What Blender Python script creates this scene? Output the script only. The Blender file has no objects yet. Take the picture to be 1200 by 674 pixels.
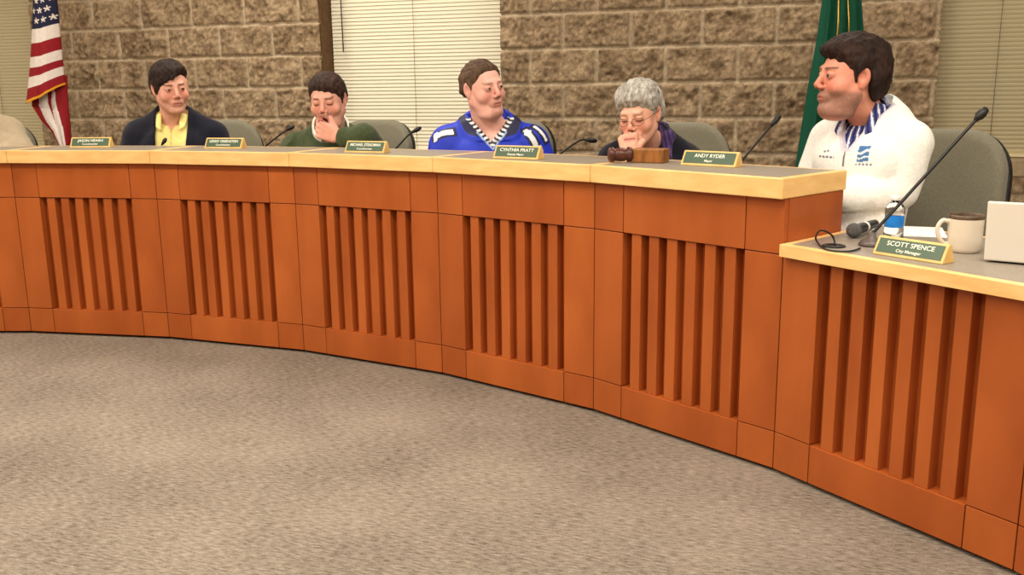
import bpy, bmesh, math, random
import numpy as np
from mathutils import Vector, Matrix
random.seed(7)
rng = np.random.default_rng(11)
C = bpy.context.scene.collection
PI = math.pi

# ------------------------------------------------------------------ camera
CAM_Z = 1.2
F_PX, PITCH, ROLL = 1096.757, 0.210185, 0.011983
_cp, _sp, _cr, _sr = math.cos(PITCH), math.sin(PITCH), math.cos(ROLL), math.sin(ROLL)
FW = np.array([0, _cp, -_sp]); UP0 = np.array([0, _sp, _cp]); RT0 = np.array([1.0, 0, 0])
RT = _cr * RT0 - _sr * UP0; UP = _sr * RT0 + _cr * UP0
def ray(x, y): return FW * F_PX + RT * (x - 600) + UP * (337 - y)
def at_y(x, y, Y):
    v = ray(x, y); return np.array([0, 0, CAM_Z]) + v * (Y / v[1])
def at_z(x, y, z):
    v = ray(x, y); return np.array([0, 0, CAM_Z]) + v * ((z - CAM_Z) / v[2])

cam_d = bpy.data.cameras.new('camera'); cam = bpy.data.objects.new('camera', cam_d); C.objects.link(cam)
cam_d.sensor_width = 36; cam_d.lens = F_PX / 1200 * 36; cam_d.clip_start = 0.05
M = Matrix(((RT[0], UP[0], -FW[0], 0), (RT[1], UP[1], -FW[1], 0), (RT[2], UP[2], -FW[2], CAM_Z), (0, 0, 0, 1)))
cam.matrix_world = M
bpy.context.scene.camera = cam

# ------------------------------------------------------------------ materials
def lin(c):
    return tuple(((v / 255) / 12.92 if v / 255 <= 0.04045 else ((v / 255 + 0.055) / 1.055) ** 2.4) for v in c)
def L3(c): return np.array(lin(c), dtype=np.float32)
def new_mat(name):
    m = bpy.data.materials.new(name); m.use_nodes = True
    nt = m.node_tree; b = nt.nodes['Principled BSDF']
    return m, nt, b
def mat(name, c, c2=None, scale=20.0, stretch=(1, 1, 1), rough=0.6, bump=0.0, bscale=None, metal=0.0, spec=0.4, detail=5, lo=.35, hi=.65, sheen=0):
    m, nt, b = new_mat(name)
    b.inputs['Roughness'].default_value = rough; b.inputs['Metallic'].default_value = metal
    b.inputs['Specular IOR Level'].default_value = spec
    if sheen: b.inputs['Sheen Weight'].default_value = sheen
    tc = nt.nodes.new('ShaderNodeTexCoord'); mp = nt.nodes.new('ShaderNodeMapping'); mp.inputs['Scale'].default_value = stretch
    nt.links.new(tc.outputs['Object'], mp.inputs['Vector'])
    n = nt.nodes.new('ShaderNodeTexNoise'); n.inputs['Scale'].default_value = scale; n.inputs['Detail'].default_value = detail
    nt.links.new(mp.outputs['Vector'], n.inputs['Vector'])
    r = nt.nodes.new('ShaderNodeValToRGB')
    r.color_ramp.elements[0].position = lo; r.color_ramp.elements[1].position = hi
    r.color_ramp.elements[0].color = (*lin(c), 1); r.color_ramp.elements[1].color = (*lin(c2 or c), 1)
    nt.links.new(n.outputs['Fac'], r.inputs['Fac']); nt.links.new(r.outputs['Color'], b.inputs['Base Color'])
    if bump:
        n2 = nt.nodes.new('ShaderNodeTexNoise'); n2.inputs['Scale'].default_value = bscale or scale * 3; n2.inputs['Detail'].default_value = 4
        nt.links.new(mp.outputs['Vector'], n2.inputs['Vector'])
        bp = nt.nodes.new('ShaderNodeBump'); bp.inputs['Strength'].default_value = bump; bp.inputs['Distance'].default_value = 0.01
        nt.links.new(n2.outputs['Fac'], bp.inputs['Height']); nt.links.new(bp.outputs['Normal'], b.inputs['Normal'])
    return m
def vmat(name, rough=0.7, spec=0.3, noise=0.0, nscale=150, bump=0.0, bscale=200, sheen=0, sss=0, stretch=(1, 1, 1)):
    m, nt, b = new_mat(name)
    b.inputs['Roughness'].default_value = rough; b.inputs['Specular IOR Level'].default_value = spec
    if sheen: b.inputs['Sheen Weight'].default_value = sheen
    if sss:
        b.inputs['Subsurface Weight'].default_value = sss; b.inputs['Subsurface Radius'].default_value = (0.01, 0.004, 0.002)
    a = nt.nodes.new('ShaderNodeAttribute'); a.attribute_name = 'Col'
    out = a.outputs['Color']
    tc = nt.nodes.new('ShaderNodeTexCoord'); mp = nt.nodes.new('ShaderNodeMapping'); mp.inputs['Scale'].default_value = stretch
    nt.links.new(tc.outputs['Object'], mp.inputs['Vector'])
    if noise:
        n = nt.nodes.new('ShaderNodeTexNoise'); n.inputs['Scale'].default_value = nscale; n.inputs['Detail'].default_value = 4
        nt.links.new(mp.outputs['Vector'], n.inputs['Vector'])
        mr = nt.nodes.new('ShaderNodeMapRange'); mr.inputs['From Min'].default_value = .3; mr.inputs['From Max'].default_value = .7
        mr.inputs['To Min'].default_value = 1 - noise; mr.inputs['To Max'].default_value = 1 + noise
        nt.links.new(n.outputs['Fac'], mr.inputs['Value'])
        mx = nt.nodes.new('ShaderNodeVectorMath'); mx.operation = 'SCALE'
        nt.links.new(out, mx.inputs[0]); nt.links.new(mr.outputs['Result'], mx.inputs['Scale']); out = mx.outputs['Vector']
    nt.links.new(out, b.inputs['Base Color'])
    if bump:
        n2 = nt.nodes.new('ShaderNodeTexNoise'); n2.inputs['Scale'].default_value = bscale
        nt.links.new(mp.outputs['Vector'], n2.inputs['Vector'])
        bp = nt.nodes.new('ShaderNodeBump'); bp.inputs['Strength'].default_value = bump; bp.inputs['Distance'].default_value = 0.004
        nt.links.new(n2.outputs['Fac'], bp.inputs['Height']); nt.links.new(bp.outputs['Normal'], b.inputs['Normal'])
    return m
def carpet_mat():
    m, nt, b = new_mat('carpet'); b.inputs['Roughness'].default_value = 0.95; b.inputs['Specular IOR Level'].default_value = 0.1
    tc = nt.nodes.new('ShaderNodeTexCoord')
    def noise(sc, det, stretch=(1, 1, 1)):
        mp = nt.nodes.new('ShaderNodeMapping'); mp.inputs['Scale'].default_value = stretch
        nt.links.new(tc.outputs['Object'], mp.inputs['Vector'])
        n = nt.nodes.new('ShaderNodeTexNoise'); n.inputs['Scale'].default_value = sc; n.inputs['Detail'].default_value = det
        nt.links.new(mp.outputs['Vector'], n.inputs['Vector']); return n.outputs['Fac']
    r = nt.nodes.new('ShaderNodeValToRGB'); r.color_ramp.elements[0].position = .34; r.color_ramp.elements[1].position = .66
    r.color_ramp.elements[0].color = (*lin((82, 71, 62)), 1); r.color_ramp.elements[1].color = (*lin((160, 148, 134)), 1)
    a1 = noise(34, 6, (1, 4, 1)); a2 = noise(2.2, 4); a3 = noise(170, 2, (1, 1.6, 1))
    s1 = nt.nodes.new('ShaderNodeMath'); s1.operation = 'MULTIPLY_ADD'; s1.inputs[1].default_value = .55
    s2 = nt.nodes.new('ShaderNodeMath'); s2.operation = 'MULTIPLY_ADD'; s2.inputs[1].default_value = .2
    s3 = nt.nodes.new('ShaderNodeMath'); s3.operation = 'MULTIPLY'; s3.inputs[1].default_value = .25
    nt.links.new(a3, s3.inputs[0]); nt.links.new(a2, s2.inputs[0]); nt.links.new(s3.outputs[0], s2.inputs[2])
    nt.links.new(a1, s1.inputs[0]); nt.links.new(s2.outputs[0], s1.inputs[2]); nt.links.new(s1.outputs[0], r.inputs['Fac'])
    nt.links.new(r.outputs['Color'], b.inputs['Base Color'])
    bp = nt.nodes.new('ShaderNodeBump'); bp.inputs['Strength'].default_value = .5; bp.inputs['Distance'].default_value = .006
    nt.links.new(s1.outputs[0], bp.inputs['Height']); nt.links.new(bp.outputs['Normal'], b.inputs['Normal'])
    return m
MT = {}
MT['wood'] = mat('cherry_veneer', (158, 78, 30), (184, 97, 43), 5, (1, 1, .35), rough=.38, spec=.35, detail=8, lo=.3, hi=.7)
MT['wood_b'] = mat('cherry_veneer_b', (151, 72, 28), (177, 91, 39), 5, (1, 1, .35), rough=.38, spec=.35, detail=8, lo=.3, hi=.7)
MT['joint'] = mat('joint_dark', (70, 28, 10), rough=.8)
MT['maple'] = mat('maple_edge', (232, 184, 116), (244, 200, 134), 9, (1, 1, 4), rough=.35, spec=.4)
MT['laminate'] = mat('grey_laminate', (128, 118, 106), (144, 134, 122), 160, rough=.4, spec=.5)
MT['carpet'] = carpet_mat()
MT['block'] = vmat('split_face_block', rough=.92, spec=.15, noise=.22, nscale=70, bump=.6, bscale=160)
MT['precast'] = mat('precast_sill', (150, 132, 102), (165, 146, 116), 40, rough=.9, bump=.2)
MT['jamb'] = mat('brown_jamb', (92, 66, 40), (108, 80, 50), 30, rough=.9, bump=.3)
MT['plaster'] = mat('painted_wall', (205, 192, 168), rough=.9)
MT['ceil'] = mat('ceiling_tile', (226, 220, 206), (214, 208, 194), 60, rough=.95)
MT['blind'] = mat('blind_slat', (226, 219, 196), rough=.5, spec=.3)
MT['blind_shaded'] = mat('shaded_blind_slat', (210, 197, 162), rough=.5, spec=.3)  # same blind slats, with the dimmer light of the outer windows put into the colour
MT['frame'] = mat('window_frame_metal', (80, 70, 58), rough=.5)
MT['black'] = mat('black_plastic', (22, 20, 20), rough=.45)
MT['blackm'] = mat('black_metal', (30, 28, 28), rough=.35, metal=.4)
MT['chair'] = mat('chair_fabric', (110, 106, 90), (126, 121, 104), 220, rough=.95, bump=.25, spec=.1, sheen=.2)
MT['plate_green'] = mat('engraved_green', (62, 84, 62), rough=.4)
MT['letter'] = mat('white_lettering', (240, 240, 225), rough=.6)
MT['plate_wood'] = mat('nameplate_wood', (226, 188, 118), (214, 172, 100), 30, (1, 1, 1), rough=.45)
MT['gavel'] = mat('gavel_wood', (70, 34, 24), (92, 46, 30), 30, rough=.35)
MT['gblock'] = mat('gavel_block', (120, 72, 30), (156, 98, 42), 14, (6, 1, 1), rough=.45)
MT['mesh'] = mat('mic_grille', (120, 118, 116), (90, 88, 88), 400, rough=.5, metal=.6, bump=.6)
MT['white'] = mat('white_plastic', (238, 236, 230), rough=.45)
MT['paper'] = mat('paper', (246, 244, 238), rough=.8)
MT['mug'] = mat('mug_glaze', (222, 208, 188), (228, 216, 198), 12, rough=.3)
MT['mugrim'] = mat('mug_dark_glaze', (70, 52, 38), (110, 90, 70), 25, rough=.3)
MT['blue'] = mat('bottle_label', (20, 120, 210), (60, 150, 230), 18, rough=.4)
MT['laptop'] = mat('laptop_shell', (226, 218, 206), rough=.4)
MT['screen'] = mat('laptop_screen', (20, 24, 30), rough=.2)
MT['grey'] = mat('mic_base_grey', (92, 82, 78), rough=.4, metal=.2)
MT['pole'] = mat('flagpole_wood', (120, 66, 28), (140, 82, 38), 20, (1, 1, .1), rough=.35)
MT['gold'] = mat('gold_metal', (200, 160, 70), rough=.35, metal=.8)
MT['flag'] = vmat('flag_cloth', rough=.75, spec=.2, noise=.06, nscale=60, bump=.2, bscale=400)
MT['skin'] = vmat('skin', rough=.5, spec=.35, noise=.05, nscale=60, sss=.08)
MT['cloth'] = vmat('garment_cloth', rough=.9, spec=.12, noise=.08, nscale=90, bump=.25, bscale=350, sheen=.1)
MT['knit'] = vmat('knit_cloth', rough=.95, spec=.08, noise=.18, nscale=220, bump=.5, bscale=420, sheen=.15)
MT['satin'] = vmat('jersey_cloth', rough=.55, spec=.35, noise=.06, nscale=60, bump=.2, bscale=500)
MT['hair'] = vmat('hair', rough=.72, spec=.2, noise=.4, nscale=130, bump=.8, bscale=160, stretch=(1, 1, .25))
MT['eye'] = vmat('eye', rough=.15, spec=.5)
def glass(name, col=(1, 1, 1), rough=.02):
    m, nt, b = new_mat(name)
    b.inputs['Base Color'].default_value = (*col, 1); b.inputs['Roughness'].default_value = rough
    b.inputs['Transmission Weight'].default_value = 1.0; b.inputs['IOR'].default_value = 1.33
    return m
MT['bottle'] = glass('clear_bottle', (.95, .98, 1)); MT['pane'] = mat('night_glass', (16, 18, 22), rough=.08, spec=.6)

# ------------------------------------------------------------------ object helpers
def link(name, me, m=None, parent=None):
    o = bpy.data.objects.new(name, me); C.objects.link(o)
    if m is not None: me.materials.append(m)
    if parent is not None: o.parent = parent
    return o
def from_bm(name, bm, m, parent=None, smooth=False, bevel=0.0, seg=2):
    bmesh.ops.recalc_face_normals(bm, faces=bm.faces)
    me = bpy.data.meshes.new(name); bm.to_mesh(me); bm.free()
    if smooth:
        for p in me.polygons: p.use_smooth = True
    o = link(name, me, m, parent)
    if bevel:
        b = o.modifiers.new('bevel', 'BEVEL'); b.width = bevel; b.segments = seg; b.limit_method = 'ANGLE'
    return o
def empty(name, loc=(0, 0, 0), rz=0.0, label=None, cat=None, group=None, kind=None):
    o = bpy.data.objects.new(name, None); C.objects.link(o); o.location = loc; o.rotation_euler = (0, 0, rz)
    o.empty_display_size = .05
    tag(o, label, cat, group, kind); return o
def tag(o, label=None, cat=None, group=None, kind=None):
    if label: o['label'] = label
    if cat: o['category'] = cat
    if group: o['group'] = group
    if kind: o['kind'] = kind
    return o
def bm_box(bm, lo, hi):
    x0, y0, z0 = lo; x1, y1, z1 = hi
    v = [bm.verts.new(p) for p in ((x0, y0, z0), (x1, y0, z0), (x1, y1, z0), (x0, y1, z0), (x0, y0, z1), (x1, y0, z1), (x1, y1, z1), (x0, y1, z1))]
    for f in ((0, 3, 2, 1), (4, 5, 6, 7), (0, 1, 5, 4), (1, 2, 6, 5), (2, 3, 7, 6), (3, 0, 4, 7)): bm.faces.new([v[i] for i in f])
def box(name, lo, hi, m, parent=None, bevel=0.0):
    bm = bmesh.new(); bm_box(bm, lo, hi); return from_bm(name, bm, m, parent, bevel=bevel)
def bm_prism(bm, pts, z0, z1):
    a = [bm.verts.new((p[0], p[1], z0)) for p in pts]; b = [bm.verts.new((p[0], p[1], z1)) for p in pts]
    n = len(pts); bm.faces.new(a[::-1]); bm.faces.new(b)
    for i in range(n): bm.faces.new((a[i], a[(i + 1) % n], b[(i + 1) % n], b[i]))
def prism(name, pts, z0, z1, m, parent=None, bevel=0.0):
    bm = bmesh.new(); bm_prism(bm, pts, z0, z1); return from_bm(name, bm, m, parent, bevel=bevel)
def bm_tube(bm, pts, rads, n=12, caps=True):
    pts = [Vector(p) for p in pts]
    if not hasattr(rads, '__len__'): rads = [rads] * len(pts)
    rings = []; ref = None
    for i, p in enumerate(pts):
        t = (pts[min(i + 1, len(pts) - 1)] - pts[max(i - 1, 0)]).normalized()
        if ref is None: ref = Vector((0, 0, 1)) if abs(t.z) < .9 else Vector((1, 0, 0))
        u = (ref - t * ref.dot(t)).normalized(); w = t.cross(u); ref = u
        rings.append([bm.verts.new(p + (u * math.cos(a) + w * math.sin(a)) * rads[i]) for a in (2 * PI * k / n for k in range(n))])
    for a, b in zip(rings, rings[1:]):
        for k in range(n): bm.faces.new((a[k], a[(k + 1) % n], b[(k + 1) % n], b[k]))
    if caps: bm.faces.new(rings[0][::-1]); bm.faces.new(rings[-1])
def tube(name, pts, rads, m, parent=None, n=12):
    bm = bmesh.new(); bm_tube(bm, pts, rads, n); return from_bm(name, bm, m, parent, smooth=True)
def bm_lathe(bm, prof, n=28, axis=None):
    rings = []
    for r, z in prof:
        rings.append([bm.verts.new((r * math.cos(2 * PI * k / n), r * math.sin(2 * PI * k / n), z)) for k in range(n)] if r > 1e-6 else [bm.verts.new((0, 0, z))])
    for a, b in zip(rings, rings[1:]):
        for k in range(n):
            if len(a) == 1 and len(b) == 1: continue
            if len(a) == 1: bm.faces.new((a[0], b[(k + 1) % n], b[k]))
            elif len(b) == 1: bm.faces.new((a[k], a[(k + 1) % n], b[0]))
            else: bm.faces.new((a[k], a[(k + 1) % n], b[(k + 1) % n], b[k]))
def lathe(name, prof, m, parent=None, n=28, smooth=True):
    bm = bmesh.new(); bm_lathe(bm, prof, n); o = from_bm(name, bm, m, parent, smooth=smooth); return o
def bez(pts, n=16):
    """Catmull-Rom through points."""
    P = [Vector(p) for p in pts]; out = []
    for i in range(len(P) - 1):
        a = P[max(i - 1, 0)]; b = P[i]; c = P[i + 1]; d = P[min(i + 2, len(P) - 1)]
        for k in range(n):
            t = k / n
            out.append(.5 * ((2 * b) + (c - a) * t + (2 * a - 5 * b + 4 * c - d) * t * t + (3 * b - a - 3 * c + d) * t ** 3))
    out.append(P[-1]); return out
def text_mesh(name, txt, size, m, parent, loc, extrude=.0006, width=None, bold=False):
    cu = bpy.data.curves.new(name, 'FONT'); cu.body = txt; cu.size = size; cu.align_x = 'CENTER'; cu.align_y = 'CENTER'; cu.extrude = extrude
    if bold: cu.offset = size * .004
    cu.resolution_u = 4
    t = bpy.data.objects.new(name + '_tmp', cu); C.objects.link(t)
    dg = bpy.context.evaluated_depsgraph_get(); dg.update()
    me = bpy.data.meshes.new_from_object(t.evaluated_get(dg)); bpy.data.objects.remove(t)
    xs = [v.co.x for v in me.vertices]
    if width and xs:
        s = width / (max(xs) - min(xs))
        for v in me.vertices: v.co.x *= s
    me.materials.clear()
    o = link(name, me, m, parent); o.location = loc; return o
def copy_tree(o, parent=None):
    c = o.copy(); C.objects.link(c)
    if parent is not None: c.parent = parent
    for ch in list(o.children): copy_tree(ch, c)
    return c

# ------------------------------------------------------------------ numpy noise + signed distance tools
_perm = rng.random((64, 64, 64)).astype(np.float32)
def vnoise(P, f, seed=0):
    Q = np.asarray(P, dtype=np.float32) * f + 17.3 * (seed + 1)
    i = np.floor(Q).astype(np.int64); t = Q - i; t = t * t * (3 - 2 * t); i0 = i & 63; i1 = (i + 1) & 63
    g = lambda a, b, c: _perm[a, b, c]
    x0, y0, z0 = i0.T; x1, y1, z1 = i1.T; tx, ty, tz = t.T
    c00 = g(x0, y0, z0) * (1 - tx) + g(x1, y0, z0) * tx; c10 = g(x0, y1, z0) * (1 - tx) + g(x1, y1, z0) * tx
    c01 = g(x0, y0, z1) * (1 - tx) + g(x1, y0, z1) * tx; c11 = g(x0, y1, z1) * (1 - tx) + g(x1, y1, z1) * tx
    a = c00 * (1 - ty) + c10 * ty; b = c01 * (1 - ty) + c11 * ty
    return (a * (1 - tz) + b * tz) * 2 - 1
def fbm(P, f, o=3, seed=0):
    r = 0; a = 1
    for k in range(o): r = r + a * vnoise(P, f * 2 ** k, seed + k); a *= .5
    return r
def smin(a, b, k):
    h = np.clip(.5 + .5 * (b - a) / k, 0, 1); return b * (1 - h) + a * h - k * h * (1 - h)
def smax(a, b, k): return -smin(-a, -b, k)
def sstep(a, b, x):
    t = np.clip((x - a) / (b - a), 0, 1); return t * t * (3 - 2 * t)
def caps(P, a, b, ra, rb=None):
    a = np.asarray(a, np.float32); b = np.asarray(b, np.float32); rb = ra if rb is None else rb
    ab = b - a; t = np.clip(((P - a) @ ab) / max(float(ab @ ab), 1e-9), 0, 1)
    return np.linalg.norm(P - a - t[:, None] * ab, axis=1) - (ra + (rb - ra) * t)
def ell(P, c, r):
    q = P - np.asarray(c, np.float32); r = np.asarray(r, np.float32)
    k0 = np.linalg.norm(q / r, axis=1); k1 = np.linalg.norm(q / (r * r), axis=1)
    return k0 * (k0 - 1) / np.maximum(k1, 1e-6)
def surface_net(fn, lo, hi, res, B=8):
    """Mesh the zero set of fn with naive surface nets, sampling only blocks near the surface."""
    lo = np.asarray(lo, float); hi = np.asarray(hi, float)
    nb = np.maximum(np.ceil((hi - lo) / (res * B)).astype(int), 1); n = nb * B
    cen = np.stack(np.meshgrid(*[np.arange(k) for k in nb], indexing='ij'), -1).reshape(-1, 3)
    cp = (lo + (cen + .5) * B * res).astype(np.float32)
    d = fn(cp); V = np.empty(tuple(n), np.float32)
    V[:] = np.repeat(np.repeat(np.repeat(np.where(d < 0, -1., 1.).reshape(nb), B, 0), B, 1), B, 2)
    act = np.where(np.abs(d) < B * res * .87 * 1.5 + .012)[0]
    off = np.stack(np.meshgrid(*[np.arange(B)] * 3, indexing='ij'), -1).reshape(-1, 3)
    CH = 600
    for s in range(0, len(act), CH):
        ids = (cen[act[s:s + CH]][:, None, :] * B + off[None]).reshape(-1, 3)
        V[ids[:, 0], ids[:, 1], ids[:, 2]] = fn((lo + ids * res).astype(np.float32))
    S = V < 0
    cnt = sum(S[i:n[0] - 1 + i, j:n[1] - 1 + j, k:n[2] - 1 + k].astype(np.int8) for i in (0, 1) for j in (0, 1) for k in (0, 1))
    cells = np.argwhere((cnt > 0) & (cnt < 8))
    if len(cells) == 0: return np.zeros((0, 3)), np.zeros((0, 4), int)
    idx = -np.ones(tuple(n), np.int64); idx[cells[:, 0], cells[:, 1], cells[:, 2]] = np.arange(len(cells))
    acc = np.zeros((len(cells), 3)); w = np.zeros(len(cells))
    cor = [(i, j, k) for i in (0, 1) for j in (0, 1) for k in (0, 1)]
    g = lambda c: V[cells[:, 0] + c[0], cells[:, 1] + c[1], cells[:, 2] + c[2]]
    for a in cor:
        for ax in range(3):
            if a[ax]: continue
            b = list(a); b[ax] = 1
            va, vb = g(a), g(b); m = (va < 0) != (vb < 0)
            t = np.where(m, va / np.where(m, va - vb, 1), 0)
            p = np.tile(np.array(a, float), (len(cells), 1)); p[:, ax] += t
            acc += p * m[:, None]; w += m
    verts = lo + (cells + acc / w[:, None]) * res
    quads = []
    for ax in range(3):
        u, v = (ax + 1) % 3, (ax + 2) % 3
        sl0 = [slice(None)] * 3; sl1 = [slice(None)] * 3
        sl0[ax] = slice(0, n[ax] - 1); sl1[ax] = slice(1, n[ax])
        a = S[tuple(sl0)]; b = S[tuple(sl1)]
        e = np.argwhere(a != b); e = e[(e[:, u] > 0) & (e[:, v] > 0)]
        eu = np.zeros(3, int); eu[u] = 1; ev = np.zeros(3, int); ev[v] = 1
        q = np.stack([idx[tuple((e - o).T)] for o in (eu * 0, eu, eu + ev, ev)], 1)
        fl = a[tuple(e.T)]
        q[~fl] = q[~fl][:, ::-1]
        quads.append(q[(q >= 0).all(1)])
    return verts, np.concatenate(quads)
def np_mesh(name, verts, faces, m, parent=None, cols=None, smooth=True):
    me = bpy.data.meshes.new(name)
    me.vertices.add(len(verts)); me.vertices.foreach_set('co', np.asarray(verts, np.float32).ravel())
    k = faces.shape[1]
    me.loops.add(faces.size); me.loops.foreach_set('vertex_index', faces.ravel().astype(np.int32))
    me.polygons.add(len(faces)); me.polygons.foreach_set('loop_start', (np.arange(len(faces)) * k).astype(np.int32))
    me.polygons.foreach_set('use_smooth', np.full(len(faces), smooth))
    me.update(calc_edges=True); me.validate()
    if cols is not None:
        a = me.color_attributes.new('Col', 'FLOAT_COLOR', 'POINT')
        a.data.foreach_set('color', np.concatenate([cols, np.ones((len(cols), 1))], 1).astype(np.float32).ravel())
    return link(name, me, m, parent)
def grid_mesh(name, G, m, parent=None, cols=None, thick=0, smooth=True):
    """G: (a,b,3) array of points."""
    a, b = G.shape[:2]; I = np.arange(a * b).reshape(a, b)
    F = np.stack([I[:-1, :-1], I[1:, :-1], I[1:, 1:], I[:-1, 1:]], -1).reshape(-1, 4)
    o = np_mesh(name, G.reshape(-1, 3), F, m, parent, None if cols is None else cols.reshape(-1, 3), smooth)
    if thick:
        s = o.modifiers.new('thickness', 'SOLIDIFY'); s.thickness = thick
    return o

# ------------------------------------------------------------------ the room
PSI, WD = math.radians(18.258), 5.5435
WN = np.array([math.sin(PSI), math.cos(PSI), 0]); WT = np.array([math.cos(PSI), -math.sin(PSI), 0])
def wp(t, off, z): return WN * (WD + off) + WT * t + np.array([0, 0, z])
WROT = -PSI
def wall_box(name, t0, t1, o0, o1, z0, z1, m, parent=None, kind='structure', bevel=0):
    """box in the frame of the back wall"""
    o = box(name, (t0, o0, z0), (t1, o1, z1), m, parent, bevel)
    if parent is None:
        o.location = WN * WD; o.rotation_euler = (0, 0, WROT)
        if kind: o['kind'] = kind
    return o
T0, T1, O0, CEIL = -8.0, 4.5, -11.0, 2.75
wall_box('floor', T0, T1, O0, .6, -.06, 0, MT['carpet'])
wall_box('ceiling', T0, T1, O0, .6, CEIL, CEIL + .06, MT['ceil'])
wall_box('wall_left', T0 - .1, T0, O0, .6, 0, CEIL, MT['plaster'])
wall_box('wall_right', T1, T1 + .1, O0, .6, 0, CEIL, MT['plaster'])
wall_box('wall_front', T0, T1, O0 - .1, O0, 0, CEIL, MT['plaster'])
COURSE, BLK, ZC = .2032, .4064, 1.6269
def block_wall(name, t0, t1, z0, z1, phase, res=.0085):
    nt, nz = int((t1 - t0) / res), int((z1 - z0) / res)
    t = np.linspace(t0, t1, nt); z = np.linspace(z0, z1, nz)
    Tt, Z = np.meshgrid(t, z, indexing='ij')
    row = np.floor((Z - ZC) / COURSE); fz = (Z - ZC) / COURSE - row
    ph = phase + (row % 2 == 0) * BLK / 2
    col = np.floor((Tt - ph) / BLK); fx = (Tt - ph) / BLK - col
    ed = np.minimum(np.minimum(fz, 1 - fz) * COURSE, np.minimum(fx, 1 - fx) * BLK)
    face = sstep(.004, .016, ed)
    P = np.stack([Tt, Z, row * 3.1 + col * 1.7], -1).reshape(-1, 3).astype(np.float32)
    n = (fbm(P, 14, 5, 3)).reshape(Tt.shape); rg = 1 - np.abs(fbm(P, 24, 4, 9)).reshape(Tt.shape)
    fine = fbm(P, 60, 2, 30).reshape(Tt.shape)
    off = -.004 - face * (.012 + .012 * n + .012 * rg + .004 * fine)
    tone = (fbm(P, 55, 3, 21)).reshape(Tt.shape); bt = np.sin(row * 12.9 + col * 78.2) * .06
    base = L3((170, 147, 118)); dark = L3((104, 84, 62)); mortar = L3((184, 166, 140))
    k = np.clip(.5 + .38 * tone + .3 * n + bt + .25 * fine, 0, 1)[..., None]
    col3 = dark * (1 - k) + base * k
    col3 = mortar * (1 - face[..., None]) + col3 * face[..., None]
    G = np.stack([Tt, off, Z], -1)
    o = grid_mesh(name, G, MT['block'], None, col3)
    # solid core behind the split faces, in the same mesh
    bm = bmesh.new(); bm.from_mesh(o.data); bm_box(bm, (t0, 0.0, z0), (t1, .28, z1))
    lay = bm.verts.layers.float_color.get('Col')
    for v in bm.verts:
        if v.co.y >= -1e-6: v[lay] = (*base * .8, 1)
    bm.to_mesh(o.data); bm.free()
    o.location = WN * WD; o.rotation_euler = (0, 0, WROT); o['kind'] = 'structure'; return o
WIN = [(-6.9, -5.42), (-3.098, -1.876), (.56, 2.9)]
SILL, HEAD = .80, 2.25
block_wall('wall_back', -5.42, -3.098, 0, CEIL, -4.268)
block_wall('wall_back', -1.876, .56, 0, CEIL, -.27)
wall_box('wall_back', T0, -6.9, 0, .28, 0, CEIL, MT['jamb'])
wall_box('wall_back', 2.9, T1, 0, .28, 0, CEIL, MT['jamb'])
for i, (a, b) in enumerate(WIN):
    block_wall('wall_back', a, b, 0, SILL - .09, -.27 + i * .13, res=.014)
    wall_box('wall_back', a, b, .0, .28, HEAD, CEIL, MT['jamb'])
    s = wall_box('trim_%d' % (i + 1), a, b, -.02, .2, SILL - .09, SILL, MT['precast'], bevel=.006)
wall_box('trim_4', -3.112, -3.094, -.012, .16, SILL, HEAD, MT['jamb'])
for i, (a, b) in enumerate(WIN):
    w = empty('window_%d' % (i + 1), wp(0, 0, 0), WROT, kind='structure')
    fr = bmesh.new(); th = .05
    bm_box(fr, (a, .17, SILL), (a + th, .23, HEAD)); bm_box(fr, (b - th, .17, SILL), (b, .23, HEAD))
    bm_box(fr, (a + th, .17, SILL), (b - th, .23, SILL + th)); bm_box(fr, (a + th, .17, HEAD - th), (b - th, .23, HEAD))
    from_bm('frame', fr, MT['frame'], w)
    box('pane', (a + th, .195, SILL + th), (b - th, .205, HEAD - th), MT['pane'], w)
# venetian blinds: slats tilt towards the room or away from it
def blind(i, label, tilt, cord_ts, wand_t=None):
    a, b = WIN[i]; a += .012; b -= .012
    r = empty('venetian_blind', wp((a + b) / 2, .12, SILL), WROT, label, 'window blind', 'venetian blinds on the wall behind the dais')
    hw = (b - a) / 2; H = HEAD - SILL - .01
    bm = bmesh.new(); z = .035; p = .0232; W = .0268
    while z < H - .05:
        pts = []
        for s in (-1, -.5, 0, .5, 1):
            u = s * W / 2; c = -.0022 * (1 - s * s)
            pts.append((u * math.cos(tilt) - c * math.sin(tilt), u * math.sin(tilt) - c * math.cos(tilt) if False else u * math.sin(tilt) + c * -math.cos(tilt)))
        v0 = [bm.verts.new((-hw, y, z + zz)) for y, zz in pts]; v1 = [bm.verts.new((hw, y, z + zz)) for y, zz in pts]
        for k in range(4): bm.faces.new((v0[k], v0[k + 1], v1[k + 1], v1[k]))
        z += p
    bmt = MT['blind'] if i == 1 else MT['blind_shaded']
    from_bm('slats', bm, bmt, r, smooth=True)
    box('bottom_rail', (-hw, -.012, .004), (hw, .012, .022), bmt, r, .003)
    box('head_rail', (-hw, -.02, H - .045), (hw, .02, H), bmt, r, .003)
    for t in cord_ts:
        x = t - (a + b) / 2
        tube('cord', [(x, -.018, .02), (x, -.018, H - .04)], .0014, MT['frame'], r, 6)
    if wand_t is not None:
        x = wand_t - (a + b) / 2
        tube('wand', [(x, -.03, H - .05), (x + .004, -.03, H - .8)], .004, MT['frame'], r, 8)
    return r
blind(0, 'shade-toned venetian blind at the edge of the room beside the striped flag', math.radians(-68), [-5.9])
blind(1, 'bright cream venetian blind between the two stone block walls', math.radians(80), [-2.5], -3.0)
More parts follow.
